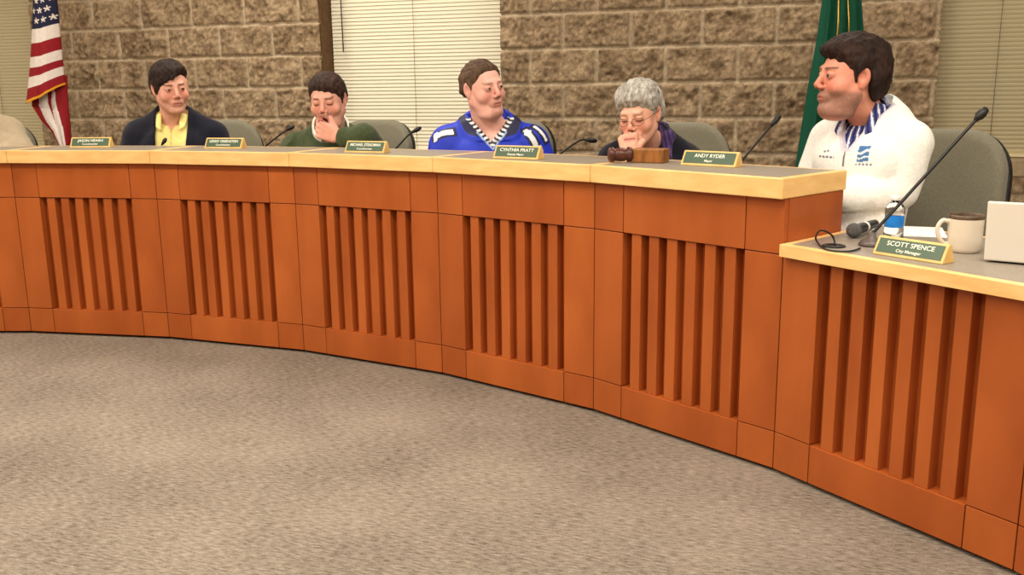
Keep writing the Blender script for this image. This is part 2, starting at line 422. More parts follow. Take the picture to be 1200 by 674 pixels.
blind(2, 'shade-toned venetian blind above the stone sill behind the white-jacketed man', math.radians(-68), [.86])

# ------------------------------------------------------------------ the dais
X0 = np.array([-2.4594, 4.6390]); TH0, STEP, SEG, STILE = -.194999, .1610295, .77388, .13668
VX = {0: X0}; ang = lambda k: TH0 - STEP * k
dirv = lambda k: np.array([math.cos(ang(k)), math.sin(ang(k))])
nrm = lambda k: np.array([-math.sin(ang(k)), math.cos(ang(k))])
for k in range(0, 8): VX[k + 1] = VX[k] + SEG * dirv(k)
VX[-1] = VX[0] - SEG * dirv(-1); VX[-2] = VX[-1] - SEG * dirv(-2)
HC = math.cos(STEP / 2)
def miter(k, y):                      # point at depth y behind joint k
    a = ang(k) + STEP / 2; m = np.array([-math.sin(a), math.cos(a)]); return VX[k] + m * y / HC
def loc2(k, p):                       # world xy -> frame of bay k
    d = np.asarray(p) - VX[k]; return (d @ dirv(k), d @ nrm(k))
def bay_point(k, x, y, z=0): p = VX[k] + dirv(k) * x + nrm(k) * y; return np.array([p[0], p[1], z])
UP_BOT, UP_TOP, LO_BOT, LO_TOP = .868, .93, .698, .735
END_L, END_R = -2, 7                  # first and past-last bay built
def front_unit(k, label):
    low = k >= 5
    r = empty('dais_unit', (*VX[k], 0), ang(k), label, 'desk unit', 'slatted front units of the curved dais')
    ztop = LO_BOT if low else UP_BOT; g = .0016; zf = .698
    a, b = STILE, SEG - STILE; wm = [MT['wood'], MT['wood_b']]; q = [abs(k) % 2]
    def panel(nm, x0, x1, z0, z1):
        q[0] ^= 1
        box(nm, (x0 + g, 0, z0 + g), (x1 - g, .022, z1 - g), wm[q[0]], r, .0012)
    if not low:
        panel('frieze_panel', 0, a, zf, ztop); panel('frieze_panel', a, b, zf, ztop); panel('frieze_panel', b, SEG, zf, ztop)
    for x0, x1 in ((0, a), (b, SEG)): panel('stile_panel', x0, x1, .135, min(zf, ztop))
    for x0, x1 in ((0, a), (a, b), (b, SEG)): panel('base_panel', x0, x1, .012, .135)
    bm = bmesh.new(); bm_box(bm, (a - .002, .046, .13), (b + .002, .0558, min(zf, ztop) - .0006))
    bm_box(bm, (a - .012, .02, .135), (a - .0005, .05, zf - .002)); bm_box(bm, (b + .0005, .02, .135), (b + .012, .05, zf - .002))
    bm_box(bm, (a, .022, .128), (b, .046, .1335))
    from_bm('back_panel', bm, MT['wood'], r)
    sw = .0425; gap = (b - a - 6 * sw) / 7
    for i in range(6):
        x = a + gap + i * (sw + gap)
        box('slat', (x, .007, .1337), (x + sw, .046, min(zf, ztop) - .0005), wm[i % 2], r, .0012)
    m0, m1 = .056, .10
    lo_m = [loc2(k, p) for p in (miter(k, m0) + dirv(k) * .002, miter(k + 1, m0) - dirv(k) * .002, miter(k + 1, m1) - dirv(k) * .002, miter(k, m1) + dirv(k) * .002)]
    if k == 4: lo_m[1] = (SEG - .02, m0); lo_m[2] = (SEG - .02, m1)
    if k == 5: lo_m[0] = (.004, m0); lo_m[3] = (.004, m1)
    prism('carcass', lo_m, .0006, ztop - .0006, MT['wood'], r)
    bx = bmesh.new(); zj = ztop - .0008; bm_box(bx, (.004, .0225, .0006), (SEG - .004, .0225 + .004, .012)); bm_box(bx, (.0, .0228, .012), (a - .013, .046, zj)); bm_box(bx, (b + .013, .0228, .012), (SEG - (.02 if k == 4 else 0), .046, zj))
    if not low: bm_box(bx, (a - .013, .0228, zf), (b + .013, .046, zj))
    from_bm('joint_backing', bx, MT['joint'], r)
    if k == 4:
        box('end_panel', (SEG - .019, .0224, LO_BOT), (SEG + .001, .335, ztop - .0006), MT['wood_b'], r, .0012)
    return r
UL = {-2: 'dais front unit at the outer end beyond the shade-toned blind', -1: 'slatted dais front cut off by the picture edge below the beige-jacketed person',
      0: 'slatted dais front unit below the nameplate nearest the striped flag',
      1: 'slatted dais front unit below the nameplate at the navy jacket sleeve',
      2: 'slatted dais front unit below the nameplate of the green sweater man',
      3: 'slatted dais front unit below the CYNTHIA PRATT nameplate',
      4: 'slatted end unit of the high dais under the gavel and ANDY RYDER plate',
      5: 'lower slatted wing front under the SCOTT SPENCE nameplate',
      6: 'last lower wing front, only its edge showing at the picture corner'}
UNITS = {k: front_unit(k, UL[k]) for k in range(-1, 7)}
def top_section(k, root, y0, y1, z0, z1, fb, sb, l_end, r_end):
    """one countertop section: maple frame around a laminate field"""
    P = [l_end(y0), r_end(y0), r_end(y1), l_end(y1)]
    def ins(p0, p1, w): d = (p1 - p0) / np.linalg.norm(p1 - p0); return p0 + d * w
    a0, b0 = l_end(y0 + fb), r_end(y0 + fb); a1, b1 = l_end(y1 - .02), r_end(y1 - .02)
    I = [ins(a0, b0, sb[0]), ins(b0, a0, sb[1]), ins(b1, a1, sb[1]), ins(a1, b1, sb[0])]
    P = [np.array(p) - root_xy for p in P]; I = [np.array(p) - root_xy for p in I]
    bm = bmesh.new()
    O0 = [bm.verts.new((*p, z0)) for p in P]; O1 = [bm.verts.new((*p, z1)) for p in P]
    I1 = [bm.verts.new((*p, z1)) for p in I]; I0 = [bm.verts.new((*p, z1 - .006)) for p in I]
    bm.faces.new(O0[::-1])
    for i in range(4):
        j = (i + 1) % 4
        bm.faces.new((O0[i], O0[j], O1[j], O1[i])); bm.faces.new((O1[i], O1[j], I1[j], I1[i])); bm.faces.new((I1[i], I1[j], I0[j], I0[i]))
    bm.faces.new(I0)
    from_bm('wood_edge', bm, MT['maple'], root, bevel=.004)
    prism('laminate_field', I, z1 - .006, z1, MT['laminate'], root)
root_xy = VX[2]
ct = empty('countertop', (*VX[2], 0), 0, 'high maple-edged grey countertop curving along the dais', 'countertop')
for k in range(-1, 5):
    gp = .0008
    le = lambda y, k=k: miter(k, y) + dirv(k) * gp
    re = (lambda y, k=k: miter(k + 1, y) - dirv(k) * gp) if k < 4 else (lambda y: VX[5] + nrm(4) * y - dirv(4) * 0.0 + dirv(4) * .004)
    top_section(k, ct, -.027, .345 if k == 4 else .36, UP_BOT, UP_TOP, .026, (.022, .022 if k < 4 else .03), le, re)
root_xy = VX[5]
lt = empty('countertop', (*VX[5], 0), 0, 'lower maple-edged desk top of the wing holding the mug and laptop', 'countertop')
n4 = nrm(4)
def wing_left(y):
    # runs along the end panel of the high section
    base = VX[5] + dirv(4) * .005; s = y / max(n4 @ nrm(5), .1); return base + n4 * s
for k in (5, 6):
    le = wing_left if k == 5 else (lambda y: miter(6, y) + dirv(6) * .0008)
    re = lambda y, k=k: miter(k + 1, y) - dirv(k) * .0008
    top_section(k, lt, -.03, .58, LO_BOT, LO_TOP, .028, (.026, .002), le, re)
# support panels carrying the wing top from below
for k, x in ((5, .25), (6, .7)):
    c0 = bay_point(k, x, .49)[:2] - VX[5]; d = dirv(k); n = nrm(k)
    prism('support_leg', [c0, c0 + d * .03, c0 + d * .03 + n * .06, c0 + n * .06], 0, LO_BOT, MT['wood'], lt)

# ------------------------------------------------------------------ nameplates
def nameplate(k, pos, w, rz, line1, line2, label):
    r = empty('nameplate', pos, rz, label, 'nameplate', 'engraved nameplates on the dais')
    D, Hh, y1, y2 = .056, .05, .026, .036
    bm = bmesh.new(); prof = [(0, 0), (D, 0), (y2, Hh), (y1, Hh), (0, .003)]
    a = [bm.verts.new((-w / 2, y, z)) for y, z in prof]; b = [bm.verts.new((w / 2, y, z)) for y, z in prof]
    bm.faces.new(a[::-1]); bm.faces.new(b)
    for i in range(5): bm.faces.new((a[i], a[(i + 1) % 5], b[(i + 1) % 5], b[i]))
    from_bm('wood_block', bm, MT['plate_wood'], r, bevel=.002)
    tl = math.atan2(Hh - .003, y1); Lf = math.hypot(y1, Hh - .003)
    f = box('green_plate', (-w / 2 + .008, -Lf / 2 + .0065, -.001), (w / 2 - .008, Lf / 2 - .0055, .0014), MT['plate_green'], r)
    f.location = (0, y1 / 2, .003 + (Hh - .003) / 2); f.rotation_euler = (tl, 0, 0)
    text_mesh('lettering', line1, .019, MT['letter'], f, (0, .0075, .0016), width=min(w * .76, .0118 * len(line1)), bold=True)
    if line2: text_mesh('lettering', line2, .0125, MT['letter'], f, (0, -.011, .0016), width=min(w * .5, .0062 * len(line2)), bold=True)
    return r
NPW = .215
def np_at(bl, br, z, k, dx=0):
    a, b = at_z(*bl, z), at_z(*br, z); return (a + b) / 2, float(np.linalg.norm(a - b))
for k, bl, br, l1, l2, lb, rz in [
    (0, (80.8, 173.3), (129.5, 172.9), 'JASON HEARN', 'Councilmember', 'green engraved nameplate nearest the striped flag on the high counter', .02),
    (1, (237.6, 173.6), (284.5, 175.0), 'LENNY GREENSTEIN', 'Councilmember', 'green engraved nameplate in front of the navy-jacketed man sleeve', -.18),
    (2, (403.7, 178.3), (449.5, 180.4), 'MICHAEL STEADMAN', 'Councilmember', 'green engraved nameplate in front of the green sweater man', -.27),
    (3, (578, 185.3), (629.3, 187.9), 'CYNTHIA PRATT', 'Deputy Mayor', 'nameplate reading CYNTHIA PRATT in front of the blue jersey man', -.33),
    (4, (797.9, 193.3), (860.8, 196.9), 'ANDY RYDER', 'Mayor', 'nameplate reading ANDY RYDER Mayor at the end of the high counter', -.44)]:
    c, w = np_at(bl, br, UP_TOP, k); nameplate(k, (c[0], c[1], UP_TOP), .205 if k != 4 else .212, ang(k) * .35 + rz, l1, l2, lb)
c, w = np_at((1023.5, 297.5), (1103, 310.5), LO_TOP, 5)
nameplate(5, (c[0], c[1], LO_TOP), .21, ang(5) + .02, 'SCOTT SPENCE', 'City Manager', 'nameplate reading SCOTT SPENCE City Manager on the lower wing')

# ------------------------------------------------------------------ gooseneck microphones
def gooseneck(base, head, label, z, bow=.04, thin=.0042, hl=.035, hr=.0105, br=.62):
    r = empty('gooseneck_microphone', base, 0, label, 'microphone', 'gooseneck microphones along the dais')
    B = Vector((0, 0, 0)); Hd = Vector(head) - Vector(base)
    bm = bmesh.new(); bm_lathe(bm, [(q_ * br, z_) for q_, z_ in [(0, 0), (.036, 0), (.037, .006), (.03, .016), (.014, .024), (.009, .04), (0, .04)]], 24)
    from_bm('base', bm, MT['grey'], r, smooth=True)
    mid = Hd * .5 + Vector((0, 0, bow)); start = Vector((0, 0, .035))
    pts = bez([start, start * .5 + mid * .55 + Vector((0, 0, .0)), Hd * .8 + Vector((0, 0, bow * .6)), Hd], 10)
    tube('stem', pts, [thin] * len(pts), MT['blackm'], r, 10)
    d = (pts[-1] - pts[-4]).normalized()
    tip = [Hd - d * .012, Hd, Hd + d * .006, Hd + d * hl * .6, Hd + d * hl, Hd + d * (hl + .006)]
    tube('windscreen', tip, [thin * 1.3, hr * .75, hr, hr * 1.05, hr * .8, hr * .25], MT['black'], r, 14)
    return r
def shelf_point(px, depth=.392, z=.80):
    best = None
    for y in np.arange(165, 260, .25):
        q = at_z(px, y, z)
        for k in range(-1, 5):
            a = (q[:2] - VX[k]) @ dirv(k); dd = (q[:2] - VX[k]) @ nrm(k)
            if -.02 <= a <= SEG + .06 and (best is None or abs(dd - depth) < best[0]): best = (abs(dd - depth), q, k, a)
    return best[1:]
def mic_on(bpx, hpx, dy, label, **kw):
    b, k, a = shelf_point(bpx); a = min(max(a, .045), SEG - .045)
    h = at_y(*hpx, b[1] + dy); r = gooseneck(tuple(b), tuple(h), label, .8, **kw)
    dd = (b[:2] - VX[k]) @ nrm(k); m = box('mounting_bracket', (-.03, .104 - dd, -.016), (.03, .028, -.0002), MT['black'], r, .002); m.rotation_euler = (0, 0, ang(k)); return r
mic_on(182, (191.5, 167.0), .02, 'low microphone tip in front of the yellow shirt', bow=.02, hl=.022)
mic_on(285, (338, 151.5), .03, 'thin gooseneck microphone beside the green sweater sleeve', bow=.02, hl=.03)
mic_on(446, (485, 154), .03, 'gooseneck microphone leaning across the bright cream blind', bow=.03)
mic_on(630, (689, 164), .03, 'gooseneck microphone beside the grey-haired woman', bow=.05)
mic_on(842, (906, 145), .03, 'gooseneck microphone behind the ANDY RYDER nameplate', bow=.012)
b = at_z(1021, 288, LO_TOP)
gooseneck(tuple(b), tuple(at_y(1146, 138, b[1] + .08)), 'tall gooseneck microphone rising from the lower wing', LO_TOP, bow=.012, thin=.0048, hl=.034, hr=.0135, br=1.0)

# ------------------------------------------------------------------ gavel and block
b = at_z(761, 190.5, UP_TOP); rz = ang(4) * .55
gb = box('gavel_block', (-.062, -.03, 0), (.062, .045, .05), MT['gblock'], None, .004)
gb.location = b; gb.rotation_euler = (0, 0, rz); tag(gb, 'rectangular wooden sounding block on the high counter', 'gavel block')
g = at_z(727, 190.6, UP_TOP)
gv = empty('gavel', (g[0], g[1], UP_TOP + .029), rz + .5, 'dark turned wooden gavel lying beside its block', 'gavel')
bm = bmesh.new(); bm_lathe(bm, [(0, -.045), (.018, -.045), (.026, -.04), (.028, -.026), (.02, -.02), (.024, -.014), (.025, 0), (.024, .014), (.02, .02), (.028, .026), (.026, .04), (.018, .045), (0, .045)], 24)
hd = from_bm('head', bm, MT['gavel'], gv, smooth=True); hd.rotation_euler = (0, PI / 2, 0)
tube('handle', [(0, .02, 0), (0, .08, -.003), (0, .16, -.012), (0, .185, -.014)], [.007, .008, .010, .006], MT['gavel'], gv)

# ------------------------------------------------------------------ things on the lower wing
ball = at_z(1000, 279, LO_TOP)
hm = empty('handheld_microphone', (ball[0], ball[1], LO_TOP + .0235), -.95 + PI / 2, 'cordless handheld microphone with round grey grille lying on the wing', 'microphone')
# local +x is the handle direction
hm.rotation_euler = (0, 0, math.radians(50))
o = lathe('grille', [(0, -.023), (.010, -.021), (.018, -.015), (.0228, -.004), (.0232, .004), (.0205, .012), (.0185, .017)], MT['mesh'], hm); o.rotation_euler = (0, PI / 2, 0)
o = lathe('handle', [(.0185, .017), (.0175, .03), (.016, .075), (.0155, .1), (.014, .17), (.013, .185), (0, .186)], MT['black'], hm); o.rotation_euler = (0, PI / 2, 0)
o = lathe('ring', [(.0164, .082), (.0172, .084), (.017, .097), (.016, .1)], MT['white'], hm); o.rotation_euler = (0, PI / 2, 0)
gr = at_z(977, 289, LO_TOP)
gm = empty('cable_grommet', gr, 0, 'black round cable grommet set in the wing top', 'cable grommet')
lathe('ring', [(.018, .0), (.033, .0), (.034, .003), (.031, .005), (.02, .005), (.018, .0)], MT['black'], gm)
lathe('cap', [(0, .001), (.0175, .001), (.0175, .003), (0, .0035)], MT['blackm'], gm)
cz = LO_TOP + .004
pA = gr + np.array([.004, 0, .004]); pB = at_y(975, 276, gr[1] + .01); pC = at_y(962, 270, gr[1] - .02); pD = at_z(956, 280, cz + .008); pE = at_z(968, 292.2, cz); pF = at_z(994, 294.6, cz); pG = at_z(1008, 291, cz)
for p in (pE, pF, pG): p[2] = cz
cb = tube('cable', bez([pA, pB, pC, pD, pE, pF, pG], 10), .0028, MT['black'], None, 8); tag(cb, 'thin black cable looping out of the grommet', 'cable')
# bottle
bt = at_z(1046.5, 279, LO_TOP)
bo = empty('water_bottle', bt, 0, 'small clear plastic water bottle with blue label', 'bottle')
lathe('bottle_body', [(0, .0), (.026, .0), (.029, .004), (.029, .03), (.0275, .034), (.0275, .072), (.029, .076), (.0285, .092), (.022, .104), (.013, .112), (.0125, .116), (0, .116)], MT['bottle'], bo)
lathe('label', [(.0279, .035), (.0281, .036), (.0281, .07), (.0279, .071)], MT['blue'], bo)
lathe('cap', [(0, .1165), (.0138, .1165), (.0145, .118), (.0145, .129), (.013, .131), (0, .131)], MT['white'], bo)
# mug
mg = at_z(1129, 295, LO_TOP)
mu = empty('mug', mg, math.radians(0), 'cream ceramic mug with dark rim beside the laptop', 'mug')
lathe('mug_body', [(0, 0), (.034, 0), (.039, .003), (.043, .012), (.0455, .05), (.046, .094)], MT['mug'], mu, 36)
lathe('mug_rim', [(.046, .094), (.0462, .1), (.0458, .105), (.044, .1055), (.043, .103), (.0425, .05), (.038, .012), (0, .008)], MT['mugrim'], mu, 36)
hp = bez([(-.0435, 0, .084), (-.062, 0, .088), (-.074, .0, .068), (-.07, 0, .042), (-.055, 0, .024), (-.041, 0, .022)], 8)
hdl = tube('handle', hp, .0062, MT['mug'], mu, 12); hdl.rotation_euler = (0, 0, math.radians(-8))
# laptop
lp = at_z(1154, 306.5, LO_TOP)
la = empty('laptop', lp, math.radians(-36), 'open white laptop showing its back at the picture edge', 'laptop')
bm = bmesh.new(); bm_box(bm, (0, .0, .004), (.33, .22, .02)); from_bm('base', bm, MT['laptop'], la, bevel=.004)
ld = box('lid', (-.002, -.009, .006), (.332, 0, .165), MT['laptop'], la, .004); ld.rotation_euler = (math.radians(7), 0, 0)
sc = box('screen', (.012, .0, .02), (.318, .0008, .155), MT['screen'], ld)
ft = bmesh.new()
for x0 in (.03, .25): bm_box(ft, (x0, .004, 0), (x0 + .05, .02, .0045)); bm_box(ft, (x0, .19, 0), (x0 + .05, .205, .0045))
from_bm('foot', ft, MT['black'], la)
kb = box('keyboard', (.03, .05, .02), (.30, .13, .0212), MT['grey'], la)
# papers
def sheet(px, w, h, rz, label, z=LO_TOP, n=1):
    c = at_z(*px, z)
    o = box('paper_sheet', (-w / 2, -h / 2, 0), (w / 2, h / 2, .0008 * n), MT['paper'], None)
    o.location = (c[0], c[1], z + .0003); o.rotation_euler = (0, 0, rz); tag(o, label, 'paper', 'loose papers on the wing'); return o
sheet((1073, 271.5), .17, .22, math.radians(-20), 'white paper sheet lying between the bottle and the mug')
sheet((1014, 265.5), .09, .13, math.radians(-35), 'white paper sheet lying behind the handheld microphone')

# ------------------------------------------------------------------ chairs
def rbox2(P, c, b, rc, rt):
    """slab with rounded outline in x-z (corner radius rc) and rounded edges rt, thickness along y"""
    q = np.abs(P - np.asarray(c, np.float32)); b = np.asarray(b, np.float32)
    dx = q[:, 0] - (b[0] - rc); dz = q[:, 2] - (b[2] - rc)
    d2 = np.hypot(np.maximum(dx, 0), np.maximum(dz, 0)) + np.minimum(np.maximum(dx, dz), 0) - rc
    w = np.stack([d2 + rt, q[:, 1] - b[1] + rt], 1)
    return np.minimum(w.max(1), 0) + np.linalg.norm(np.maximum(w, 0), axis=1) - rt
def make_chair(label, group):
    r = empty('office_chair', (0, 0, 0), 0, label, 'chair', group)
    def bend(P, zc=.8):
        Q = P.copy(); Q[:, 1] = P[:, 1] + 1.1 * P[:, 0] ** 2 - .22 * (P[:, 2] - zc) - .22
        Q[:, 0] = P[:, 0] / (1 - .22 * (P[:, 2] - zc)); return Q
    v, f = surface_net(lambda P: rbox2(bend(P), (0, 0, .755), (.25, .042, .275), .16, .03), (-.36, -.2, .42), (.36, .5, 1.14), .012)
    np_mesh('backrest', v, f, MT['chair'], r)
    v, f = surface_net(lambda P: rbox2(bend(P), (0, .045, .748), (.256, .03, .272), .16, .02), (-.36, -.2, .42), (.36, .5, 1.14), .012)
    np_mesh('back_shell', v, f, MT['black'], r)
    v, f = surface_net(lambda P: rbox2(P[:, [0, 2, 1]], (0, .40, .0), (.25, .045, .245), .12, .035), (-.3, -.3, .32), (.3, .3, .48), .013)
    np_mesh('seat', v, f, MT['chair'], r)
    box('seat_pan', (-.2, -.19, .332), (.2, .2, .354), MT['black'], r, .01)
    tube('back_bracket', bez([(0, .1, .342), (0, .27, .345), (0, .335, .46), (0, .325, .62)], 6), .022, MT['black'], r)
    tube('column', [(0, 0, .09), (0, 0, .22), (0, 0, .221), (0, 0, .335)], [.028, .028, .02, .02], MT['blackm'], r, 16)
    for i in range(5):
        a = 2 * PI * i / 5 + .3; c, s = math.cos(a), math.sin(a)
        l = tube('leg', [(.02 * c, .02 * s, .115), (.16 * c, .16 * s, .1), (.28 * c, .28 * s, .075)], [.03, .024, .018], MT['black'], r)
        w = lathe('caster', [(0, -.012), (.022, -.012), (.028, -.008), (.028, .008), (.022, .012), (0, .012)], MT['black'], l, 20)
        w.location = (.285 * c, .285 * s, .0285); w.rotation_euler = (PI / 2, 0, a)
    return r
CG = 'padded office chairs behind the dais'
CH = [((-1.72, 5.56), .2, 'grey-green office chair back beside the navy-jacketed man'),
      ((-.84, 5.22), -.28, 'grey-green office chair behind the green sweater man'),
      ((-.075, 4.92), -.42, 'office chair mostly hidden behind the blue jersey man'),
      ((.75, 4.32), -.25, 'wide grey-green chair back beside the grey-haired woman'),
      ((-3.2, 5.78), .3, 'office chair at the picture edge behind the beige-jacketed person'),
      ((1.46, 3.36), -.75, 'large grey-green chair at the lower wing behind the tall microphone')]
proto = make_chair(CH[0][2], CG)
for i, (xy, a, lb) in enumerate(CH):
    o = proto if i == 0 else copy_tree(proto)
    o['label'] = lb; o.location = (xy[0], xy[1], 0); o.rotation_euler = (0, 0, a)
# ------------------------------------------------------------------ people
def Rx(a): c, s = math.cos(a), math.sin(a); return np.array([[1, 0, 0], [0, c, -s], [0, s, c]])
def Ry(a): c, s = math.cos(a), math.sin(a); return np.array([[c, 0, s], [0, 1, 0], [-s, 0, c]])
def Rz(a): c, s = math.cos(a), math.sin(a); return np.array([[c, -s, 0], [s, c, 0], [0, 0, 1]])
D2R = math.pi / 180
def sd_head(h, o):
    """head in its own frame: face towards -y, origin between the ears at eye level"""
    fat = o.get('fat', 1.0); fem = o.get('fem', 0)
    d = ell(h, (0, .012, .024), (.0755, .096, .086))
    d = smin(d, ell(h, (0, -.022, -.035), (.0615 * (.5 + .5 * fat), .064, .078)), .03)
    for s in (-1, 1):
        d = smin(d, caps(h, (s * .052 * fat, .0, -.058), (s * .018, -.060, -.100), .018 * fat, .016), .03)
        d = smin(d, ell(h, (s * .040 * fat, -.056, -.034), (.026, .024, .024)), .018)
    d = smin(d, ell(h, (0, -.074, -.100), (.023, .020, .018)), .02)
    if fat > 1.04:
        d = smin(d, ell(h, (0, -.035, -.112), (.05 * fat, .045, .024)), .03)
    d = smin(d, caps(h, (-.034, -.079, .023), (.034, -.079, .023), .010), .014)
    for s in (-1, 1):
        d = smax(d, -ell(h, (s * .032, -.097, .003), (.019, .016, .013)), .010)
        lid = ell(h, (s * .0315, -.0765, .002), (.0155, .0150, .0140))
        if not o.get('closed'):
            lid = smax(lid, -caps(h, (s * .0235, -.094, .0008), (s * .0395, -.090, .0008), .0046 if not fem else .005), .002)
        d = smin(d, lid, .004)
    d = smin(d, caps(h, (0, -.086, .012), (0, -.106, -.026), .0072, .0105), .009)
    for s in (-1, 1): d = smin(d, ell(h, (s * .0125, -.097, -.034), (.0085, .011, .0075)), .006)
    # mouth
    d = smin(d, ell(h, (0, -.080, -.063), (.030, .018, .020)), .012)
    d = smin(d, caps(h, (-.019, -.088, -.0605), (.019, -.088, -.0605), .0048), .006)
    d = smin(d, caps(h, (-.016, -.088, -.0705), (.016, -.088, -.0705), .0056), .006)
    d = smax(d, -caps(h, (-.022, -.0965, -.0655), (.022, -.0965, -.0655), .0022), .003)
    # ears
    for s in (-1, 1):
        q = h - np.array([s * .079, .008, -.004], np.float32); q = q @ Rz(s * -.35).astype(np.float32)
        e = ell(q, (0, 0, .004), (.008, .019, .031)); e = smin(e, ell(q, (s * -.002, -.004, -.024), (.007, .010, .011)), .006)
        e = smax(e, -ell(q, (s * .007, -.003, .004), (.006, .010, .017)), .004)
        d = smin(d, e, .006)
    return d
def hand_parts(wr, d, n, s, curls, sc, thumb=(.5, .4)):
    """capsules of one hand: d wrist->knuckles, n palm normal, s towards the thumb; curls per finger (3 joint angles)"""
    d = d / np.linalg.norm(d); n = n - d * (n @ d); n /= np.linalg.norm(n); sd = np.cross(d, n); s = sd if (sd @ s) > 0 else -sd
    palm, fing = [], []
    xs = [.031, .010, -.011, -.030]; L = [(.043, .026, .021), (.048, .030, .022), (.045, .028, .022), (.034, .021, .019)]; K = [.088, .092, .087, .078]
    for i in range(4):
        kn = wr + (d * K[i] + s * xs[i]) * sc
        palm.append((wr + (d * .012 + s * xs[i] * .55) * sc, kn, .0155 * sc, .0115 * sc))
        p = kn; a = 0
        for j in range(3):
            a += curls[i][j] if isinstance(curls[0], (list, tuple)) else curls[j]
            v = d * math.cos(a) + n * math.sin(a); q = p + v * L[i][j] * sc
            fing.append((p, q, (.0100 - .0008 * j) * sc, (.0092 - .0010 * j) * sc, i)); p = q
    b = wr + (d * .022 + s * .024 + n * .008) * sc
    m = b + (d * .038 + s * (.034 * (1 - thumb[0] * .5)) + n * .016 * thumb[0] * 2) * sc
    t = m + (d * .030 * (1 - .55 * thumb[1]) + s * (.010 - .03 * thumb[1]) + n * .022 * thumb[1]) * sc
    u = t + (d * .024 * (1 - .75 * thumb[1]) + s * (.002 - .03 * thumb[1]) + n * .018 * thumb[1]) * sc
    palm.append((b, m, .015 * sc, .0125 * sc))
    fing += [(m, t, .0120 * sc, .0108 * sc, 4), (t, u, .0106 * sc, .0085 * sc, 4)]
    return palm, fing
class Person:
    def __init__(self, head, neck, s, sh, yaw, lean, hyaw, hpitch, hroll=0, girth=1.0, opts=None, arms=None, shw=1.0, shd=0.0):
        self.Hc = np.array(head, np.float32); self.N = np.array(neck, np.float32); self.s, self.sh = s, sh
        self.Rt = (Rz(yaw * D2R) @ Rx(lean * D2R)).astype(np.float32)
        self.Rh = (Rz(hyaw * D2R) @ Rx(hpitch * D2R) @ Ry(hroll * D2R)).astype(np.float32)
        self.g, self.o, self.shw, self.shd = girth, opts or {}, shw, shd
        self.arm = {}; self.hand = {}
        arms = arms or {}
        for sd in (-1, 1):
            shp = self.W((sd * .178 * shw, .012, -.088 - shd))
            a = arms.get(sd, {})
            el = a['elbow'] if 'elbow' in a else self.W((sd * .265 * shw, -.05, -.36))
            wr = a['wrist'] if 'wrist' in a else self.W((sd * .10, -.235, -.50))
            self.arm[sd] = (np.array(shp, np.float32), np.array(el, np.float32), np.array(wr, np.float32))
            dd = a.get('dir', wr - el); nn = a.get('palm', np.array([0, 0, -1.])); ss = a.get('thumb', np.array([-sd, 0, .3]))
            self.hand[sd] = hand_parts(np.array(wr, float), np.array(dd, float), np.array(nn, float), np.array(ss, float), a.get('curl', (.5, .6, .4)), s * .98 * a.get('hs', 1), a.get('tc', (.5, .4)))
    def W(self, q): return self.Rt.astype(float) @ (np.array(q, float) * self.s) + self.N
    def T(self, P): return ((P - self.N) @ self.Rt) / self.s
    def Hd(self, P): return ((P - self.Hc) @ self.Rh) / self.sh
    def HW(self, h): return self.Rh.astype(float) @ (np.array(h, float) * self.sh) + self.Hc
    def torso(self, q):
        g, w, sd_ = self.g, self.shw, self.shd
        d = ell(q, (0, -.005, -.20), (.165 * g * w, .118 * g, .19))
        d = smin(d, ell(q, (0, -.035 * g, -.40), (.155 * g * w, .135 * g, .17)), .06)
        d = smin(d, ell(q, (0, .0, -.54), (.175 * w, .13, .10)), .06)
        for s in (-1, 1):
            d = smin(d, caps(q, (s * .03, .022, -.005), (s * .158 * w, .016, -.078 - sd_), .048, .052), .035)
            d = smin(d, ell(q, (s * .07, -.075 * g, -.16), (.075, .045, .07)), .04)
        return d
    def arms_sd(self, P, inf=0.0, only=None, lower=True, cuff=0.0):
        d = None
        for sd in (-1, 1):
            if only and sd != only: continue
            a, b, c = self.arm[sd]; s = self.s
            x = caps(P, a, b, .062 * s + inf, .050 * s + inf)
            c2 = c + (b - c) / max(np.linalg.norm(b - c), 1e-6) * cuff
            if lower: x = smin(x, caps(P, b, c2, .047 * s + inf, .032 * s + inf), .02)
            d = x if d is None else np.minimum(d, x)
        return d
    def garment_sd(self, P, inf, arms=True, cuff=.01, blend=.045):
        d = self.torso(self.T(P)) * self.s - inf
        if arms: d = smin(d, self.arms_sd(P, inf, cuff=cuff), blend)
        return smax(d, (.457 - P[:, 2]), .01)
    def neck_ab(self): return self.W((0, .012, -.03)), self.HW((0, .018, -.055))
    def body_sd(self, P):
        h = self.Hd(P); s = self.s
        d = self.torso(self.T(P)) * s + .016
        d = smin(d, self.arms_sd(P, -.012, cuff=0), .03)
        a, b = self.neck_ab(); nr = self.o.get('neck', .060)
        d = smin(d, caps(P, a, b, nr * s * 1.06, nr * s * .95), .02)
        hd = np.full(len(P), 9.0, np.float32); m = (h * h).sum(1) < .25 ** 2
        if m.any(): hd[m] = sd_head(h[m], self.o) * self.sh
        d = np.where(m, smin(d, np.where(m, hd, 1.0), .022 * s), d)
        for sd in (-1, 1):
            wr = self.arm[sd][2]; m = ((P - wr) ** 2).sum(1) < (.28) ** 2
            if not m.any(): continue
            Q = P[m]; palm, fing = self.hand[sd]; hx = None
            for p in palm:
                x = caps(Q, *p); hx = x if hx is None else smin(hx, x, .010)
            # wrist runs into the forearm
            aa, bb, cc = self.arm[sd]
            hx = smin(hx, caps(Q, cc + (bb - cc) * .25, cc, .030 * s, .024 * s), .012)
            grp = {}
            for f in fing:
                x = caps(Q, *f[:4]); grp[f[4]] = x if f[4] not in grp else smin(grp[f[4]], x, .004)
            for x in grp.values(): hx = smin(hx, x, .0035)
            d[m] = smin(d[m], hx, .006)
        return smax(d, (.457 - P[:, 2]), .01)
